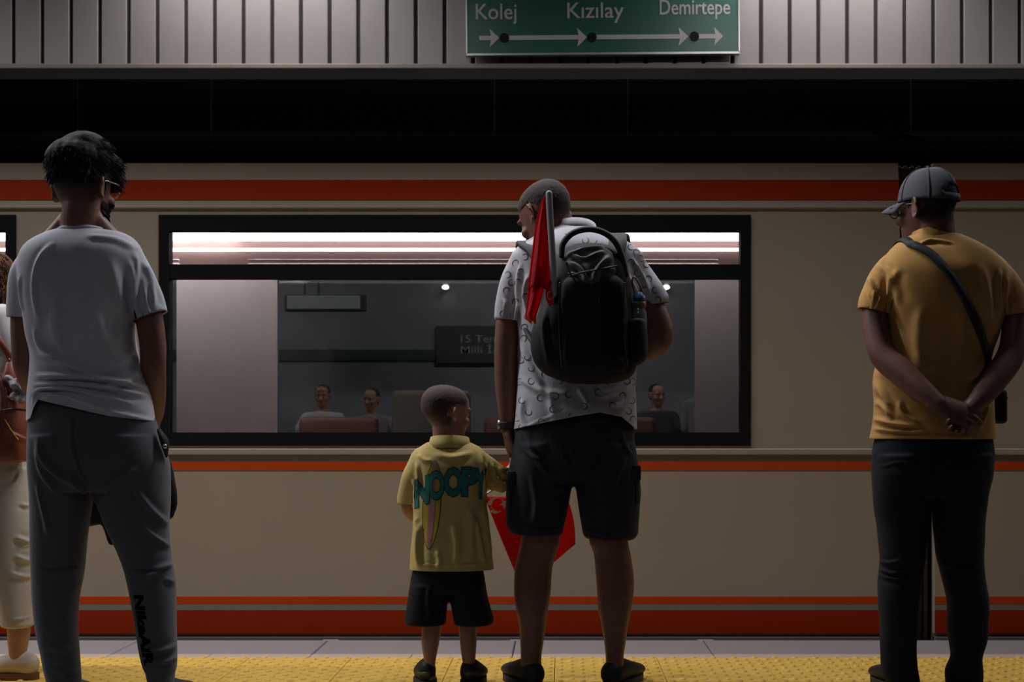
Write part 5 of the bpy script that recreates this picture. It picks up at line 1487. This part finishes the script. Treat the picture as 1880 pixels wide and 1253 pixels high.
# over the shoulder to the front, and down past the hip to the pouch
x1_, y1_, z1_ = pts[0]
top = []
for k_ in (4, 3, 2, 1):
    x, y = x1_ - .007 * k_, y1_ + .035 * k_
    hit = bv3.ray_cast(Vector((x, y, 2.6)), Vector((0, 0, -1)))
    if hit[0] is not None:
        top.append((x, y, hit[0].z + .005)); sides.insert(0, hit[1])
tail = [tuple(g.p(1822, 690, -.03)), tuple(g.p(1829, 720, .06))]
pts = top + pts + tail
tg = np.gradient(np.array(pts), axis=0)
nn = [np.array(tuple(q)) for q in sides[:len(top)][::-1] + sides[len(top):]] + [np.array((1.0, -.3, 0))] * 2
wd = [np.cross(t, n) for t, n in zip(tg, nn)]
for i in range(1, len(wd)):
    if np.dot(wd[i], wd[i - 1]) < 0: wd[i] = -wd[i]
ribbon(pts, .030, .004, 'strap', M_BLACKSTRAP, cb, wd, 2)
c = g.p(1822, 742, .13)
MB().rbox(c[0] - .02, c[0] + .025, c[1] - .10, c[1] + .10, c[2] - .07, c[2] + .05, .015, 3).build('pouch', M_BLACKSTRAP, cb, True)
MB().rbox(c[0] + .024, c[0] + .030, c[1] - .08, c[1] + .08, c[2] + .015, c[2] + .024, .002, 1).build('zip', M_ZIP, cb)
# ================================================================== WOMAN AT THE EDGE OF THE FRAME
M_WTOP = mat('top_white', (0.52, 0.50, 0.49), 0.85, var=0.03, var_scale=60, bump=0.1, bump_scale=800)
M_WPANT = mat('linen_trousers', (0.46, 0.41, 0.35), 0.8, var=0.04, var_scale=80, bump=0.15, bump_scale=600, sheen=0.1)
M_BROWN = mat('hair_brown', (0.10, 0.042, 0.018), 0.75, spec=0.2)
M_LEATHER = mat('bag_leather', (0.20, 0.045, 0.022), 0.42, var=0.22, var_scale=25, bump=0.2, bump_scale=150)
M_LEATHERD = mat('bag_leather_strap', (0.12, 0.03, 0.018), 0.45)
M_WSHOE = mat('shoe_cream', (0.50, 0.42, 0.34), 0.7, bump=0.15, bump_scale=500)
M_WSOLE = mat('shoe_sole_brown', (0.14, 0.07, 0.04), 0.7)
M_SKINW = mat('skin_woman', (0.34, 0.17, 0.11), 0.5, var=0.06, var_scale=30, sss=0.08)
g = Fig(5.14, -10)
woman = tag(empty('person', g.base), 'woman with wavy brown hair and cropped pale trousers, cut off by the frame edge', 'person', 'people waiting on the platform')
TW = [(556, -42, 2, 0, .06, 2), (572, -58, 14, 0, .10, 2.2), (595, -66, 20, 0, .15, 2.3), (640, -70, 23, 0, .165, 2.3), (700, -62, 28, 0, .15, 2.3), (760, -56, 38, 0, .16, 2.3), (815, -56, 48, 0, .17, 2.3)]
WR = [(860, -42, 62, -.05, .105), (940, -34, 66, -.06, .100), (1010, -18, 67, -.06, .092), (1070, -2, 68, -.06, .085), (1110, 9, 68, -.06, .078), (1140, 16, 69, -.06, .074), (1147, 17, 68, -.06, .072)]
WL = [(860, -58, 40, .07, .105), (940, -72, 22, .10, .095), (1010, -84, -5, .13, .085), (1090, -92, -22, .14, .075), (1144, -94, -30, .14, .07)]
HCW, HRW, HKW = g.p(-30, 520, .0), rotm(-70, 4), .96
parts = [g.loft(TW[1:], .012), g.limb([(-18, 540, 0, .045), (-20, 575, 0, .055)])]
parts += [g.limb([(10, 600, -.13, .042), (22, 660, -.15, .038), (20, 700, -.12, .034), (-25, 720, -.06, .028), (-60, 722, -.02, .022)]), g.limb([(-40, 600, .13, .042), (-45, 680, .15, .036), (-70, 720, .08, .028)])]
parts += hand_parts(g.p(-60, 722, -.02), (-1, .1, 0), (0, -.3, 1), k=.88, curl=(30, 35, 30), thumb=1)
parts += hand_parts(g.p(-70, 720, .08), (-.9, -.3, .1), (0, .3, 1), k=.88, curl=(30, 35, 30), thumb=-1)
parts += [g.loft([(800, -45, 40, 0, .15, 2.3), (870, -42, 52, 0, .14, 2.3)]), g.loft([(870, -30, 52, -.05, .08), (1100, 20, 62, -.06, .05), (1150, 26, 66, -.06, .045), (1180, 28, 62, -.06, .038), (1205, 31, 57, -.06, .033), (1222, 33, 56, -.06, .028)]),
          g.loft([(870, -40, 30, .07, .08), (1100, -88, -40, .14, .05), (1150, -86, -46, .14, .045), (1200, -84, -52, .14, .036), (1226, -86, -50, .14, .038)])]
parts += head_parts(HCW, HRW, HKW)
bw = body('body', parts, M_SKINW, woman, .006)
face_details(woman, HCW, HRW, HKW, M_BROWN)
garment(g, 'white_top', [g.loft(TW), g.limb([(0, 590, -.11, .062), (14, 630, -.13, .056), (20, 665, -.14, .05)]), g.limb([(-45, 590, .11, .06), (-46, 660, .13, .05)])], M_WTOP, woman, .006, 5, [([(-10, 590), (5, 620), (10, 660)], .01, .006)], [(101, (16, 10, 9), .0025)])
garment(g, 'cropped_trousers', [g.loft([(800, -52, 46, 0, .16, 2.3), (850, -54, 60, 0, .165, 2.3), (900, -52, 66, 0, .15, 2.3)]), g.loft(WR), g.loft(WL)], M_WPANT, woman, .0055, 5,
        [([(35, 925), (50, 935), (66, 938)], .006, .008), ([(30, 985), (48, 1000), (66, 1012)], .008, .010), ([(30, 1020), (48, 1035), (67, 1045)], .008, .010), ([(34, 1000), (55, 1010), (66, 1020)], .005, .006), ([(20, 1050), (45, 1062), (68, 1065)], .008, .006), ([(0, 895), (25, 890), (35, 860)], .004, .005), ([(16, 1138), (45, 1136), (69, 1132)], .004, .004)], [(102, (16, 10, 9), .002)])
q = g.p(42, 1240, -.06)
shoe(woman, q[0], q[1], -82, .25, .090, .066, M_WSHOE, M_WSOLE, .033)
q = g.p(-70, 1230, .14)
shoe(woman, q[0], q[1], -82, .25, .085, .075, M_WSHOE, M_WSOLE, .036)
hp = [ellipsoid((0, -.012, .035), (.098, .112, .092)), ellipsoid((.0, -.075, -.04), (.085, .055, .10)), ellipsoid((.05, -.03, -.06), (.045, .06, .10)), ellipsoid((-.05, -.03, -.06), (.045, .06, .10)), ellipsoid((0, -.085, -.14), (.075, .045, .09))]
hme = fuse([(place(v, HCW, HRW, HKW), f) for v, f in hp], .006, 4)
co, no = get_co(hme), get_no(hme)
set_co(hme, co + no * (wave(co, 15, (60, 60, 40), .005, 9) + wave(co, 16, (140, 140, 60), .002, 9))[:, None])
wh = link('wavy_hair', hme, M_BROWN, woman, True)
r = np.random.default_rng(9)
sel = r.choice(len(co), 2600, replace=True)
dirs = no[sel] * .35 + np.array((0, 0, -1)) + r.normal(size=(len(sel), 3)) * .2
link('loose_locks', strands(co[sel], dirs, r.uniform(.05, .12, len(sel)), .0016, .15, 18, curl=.006, n=8), M_BROWN, wh)['kind'] = 'stuff'
# leather backpack purse on her back
wb = tag(empty('leather_bag', g.p(22, 850, -.2)), 'brown leather rucksack with a tied scarf carried by the woman', 'bag')
k = Fig(4.98, 20)
garment(k, 'bag_body', [k.loft([(722, -8, 46, 0, .055, 2.8), (740, -14, 52, 0, .075, 3.0), (790, -16, 55, 0, .085, 3.0), (830, -16, 56, 0, .085, 3.0), (848, -10, 54, 0, .07, 2.8)])], M_LEATHER, wb, .005, 4, [([(0, 790), (20, 800), (40, 815)], .006, .004)], [(111, (22, 14, 14), .003)])
garment(k, 'gathered_top', [k.loft([(660, 14, 30, 0, .03, 2.2), (672, 12, 36, 0, .045, 2.3), (690, 8, 42, 0, .055, 2.4), (726, -4, 46, 0, .06, 2.5)])], M_LEATHER, wb, .005, 4, [], [(112, (50, 30, 14), .004)])
garment(k, 'side_strap', [k.limb([(-6, 690, -.06, .014), (6, 720, -.07, .013), (4, 770, -.08, .012), (-4, 840, -.07, .012)])], M_LEATHERD, wb, .005, 3)
v, f = tube([k.p(-6, 757, -.085), k.p(20, 752, -.088), k.p(52, 754, -.075)], [.004] * 3, seg=8)
MB().add(v, f).build('zip', mat('bag_zip', (0.02, 0.015, 0.012), 0.4), wb, True)
v, f = tube([k.p(8, 770, -.088), k.p(20, 790, -.09), k.p(33, 808, -.088)], [.003] * 3, seg=8)
MB().add(v, f).build('zip_pull', mat('bag_brass', (0.4, 0.2, 0.06), 0.35, 0.9), wb, True)
ribbon([k.p(-22, 590, .0), k.p(-6, 618, -.05), k.p(8, 640, -.06), k.p(22, 662, -.05)], .022, .006, 'shoulder_strap', M_LEATHER, wb)
v, f = tube([k.p(19, 660, -.06), k.p(30, 657, -.06)], [.005, .005], seg=10)
MB().add(v, f).build('ring', M_STEEL, wb, True)
garment(k, 'scarf', [k.limb([(22, 700, -.07, .022), (36, 706, -.08, .026), (40, 725, -.085, .024), (30, 730, -.08, .02)]), k.limb([(40, 690, -.06, .014), (44, 705, -.07, .018)])], mat('scarf_white', (0.40, 0.36, 0.36), 0.9, var=0.0, col2=(0.06, 0.06, 0.07), var_scale=45), wb, .004, 2, [], [(113, (60, 40, 60), .005)])
v, f = tube([k.p(40, 728, -.09), k.p(48, 712, -.09), k.p(52, 700, -.075)], [.012, .016, .010], seg=12)
MB().add(v, f).build('scarf_tail', mat('scarf_black', (0.01, 0.01, 0.012), 0.85, col2=(0.12, 0.12, 0.13), var=0.0, var_scale=90), wb, True)

# ================================================================== PEOPLE SEATED ON THE FAR PLATFORM
M_BENCH = mat('bench_steel', (0.20, 0.20, 0.21), 0.4, 0.6)
def bench(px0, px1, label):
    d = 14.35
    a, b = P(px0, 800, d).x, P(px1, 800, d).x
    e = tag(empty('bench', ((a + b) / 2, d, 0)), label, 'bench', 'benches on the far platform')
    for i in range(4):
        MB().rbox(a, b, d - .18 + .1 * i, d - .10 + .1 * i, .39, .42, .006, 1).build('slat', M_BENCH, e)
    for x in (a + .15, b - .15):
        MB().rbox(x - .03, x + .03, d - .16, d + .18, 0, .39, .008, 1).build('leg', M_BENCH, e)
    return e
def sitter(px, py, d, yaw, m_top, m_leg, m_hair, label, k=1.0, lean=0):
    """person on a bench facing the tracks; (px, py) = middle of the head"""
    c = np.array(P(px, py, d))
    e = tag(empty('person', (c[0], d - .2, 0)), label, 'person', 'people seated on the far platform')
    x = c[0]
    R = rotm(180 + yaw, 6)
    parts = head_parts(c, R, k)
    top = c[2] - .13
    tor = [(.45, x - .17, x + .17, d + .03, .13, 2.3), (.60, x - .155, x + .155, d + .03, .12, 2.3), (.85, x - .175, x + .175, d + .03, .12, 2.3), (top - .06, x - .17, x + .17, d + .03, .10, 2.3), (top - .02, x - .07, x + .07, d + .02, .07, 2.0)]
    parts += [rows_loft(tor), tube([(c[0], d + .02, top - .05), (c[0], d + .01, c[2] - .05)], [.058, .052])]
    for q in (-1, 1):
        parts.append(tube([(x + q * .18, d + .03, top - .10), (x + q * .20, d + .0, .80), (x + q * .16, d - .2, .66)], [.05, .042, .03]))
        parts += hand_parts((x + q * .16, d - .2, .66), (-q * .5, -.8, -.15), (0, -.2, 1), k=.9, curl=(20, 25, 20), thumb=q)
        parts.append(tube([(x + q * .09, d, .53), (x + q * .11, d - .40, .52), (x + q * .11, d - .44, .46), (x + q * .11, d - .42, .06)], [.085, .062, .058, .042]))
        parts.append(tube([(x + q * .11, d - .40, .045), (x + q * .12, d - .56, .035)], [(.042, .042), (.042, .03)]))
    body('body', parts, M_SKINW, e, .009, 3)
    sh = [rows_loft([(z, a - .012, b + .012, y, ry + .012, p) for z, a, b, y, ry, p in tor[:-1]] + [(top - .025, x - .09, x + .09, d + .025, .085, 2.0)])]
    for q in (-1, 1):
        sh.append(tube([(x + q * .16, d + .03, top - .10), (x + q * .22, d + .01, .92)], [.068, .064]))
    link('shirt', fuse(sh, .009, 4), m_top, e, True)
    lg = []
    for q in (-1, 1):
        lg.append(tube([(x + q * .09, d + .02, .54), (x + q * .11, d - .41, .525), (x + q * .11, d - .45, .46), (x + q * .11, d - .43, .12)], [.100, .075, .070, .056]))
    link('trousers', fuse(lg, .009, 4), m_leg, e, True)
    hp = [ellipsoid((0, -.022, .045), (.084, .095, .080)), ellipsoid((0, -.06, .0), (.075, .05, .065))]
    link('hair', fuse([(place(v, c, R, k), f) for v, f in hp], .006, 3), m_hair, e, True)
    face_details(e, c, R, k, m_hair)
    return e, c, R
M_DARKTOP = mat('top_dark', (0.04, 0.04, 0.045), 0.85)
M_GREYTOP = mat('top_grey', (0.20, 0.19, 0.19), 0.85)
bench(470, 800, 'steel slatted bench under the two sitters, seen through the train window')
bench(1120, 1400, "steel slatted bench beyond the train beside the backpack wearer's shorts")
e, c, R = sitter(592, 728, 14.4, 0, M_WTOP, M_DARKTOP, M_CAPDARK, 'seated person in white with sunglasses on the head, seen through the train window', .95)
sg = MB()
for q in (-1, 1):
    sg.add(*tube(place([(q * .034 + .028 * math.cos(t), .088, .085 + .018 * math.sin(t)) for t in np.linspace(0, 2 * math.pi, 13)], c, R, 1), [.003] * 13, seg=6, sub=1, round_ends=False))
sg.add(*tube(place([(-.008, .09, .088), (.008, .09, .088)], c, R, 1), [.003, .003], seg=6))
sg.build('sunglasses', M_STEEL, e, True)
sitter(682, 734, 14.4, 20, M_GREYTOP, M_DARKTOP, M_CAPDARK, 'seated person in grey beside the one with sunglasses, seen through the train window', .95)
sitter(1206, 726, 14.4, -25, M_DARKTOP, M_DARKTOP, M_CAPDARK, 'seated person in dark top nearer the backpack, seen through the train window', .95)
sitter(1294, 704, 14.4, 10, M_GREYTOP, M_DARKTOP, M_CAPDARK, 'taller seated person in grey, beside the one in dark, seen through the train window', 1.0)
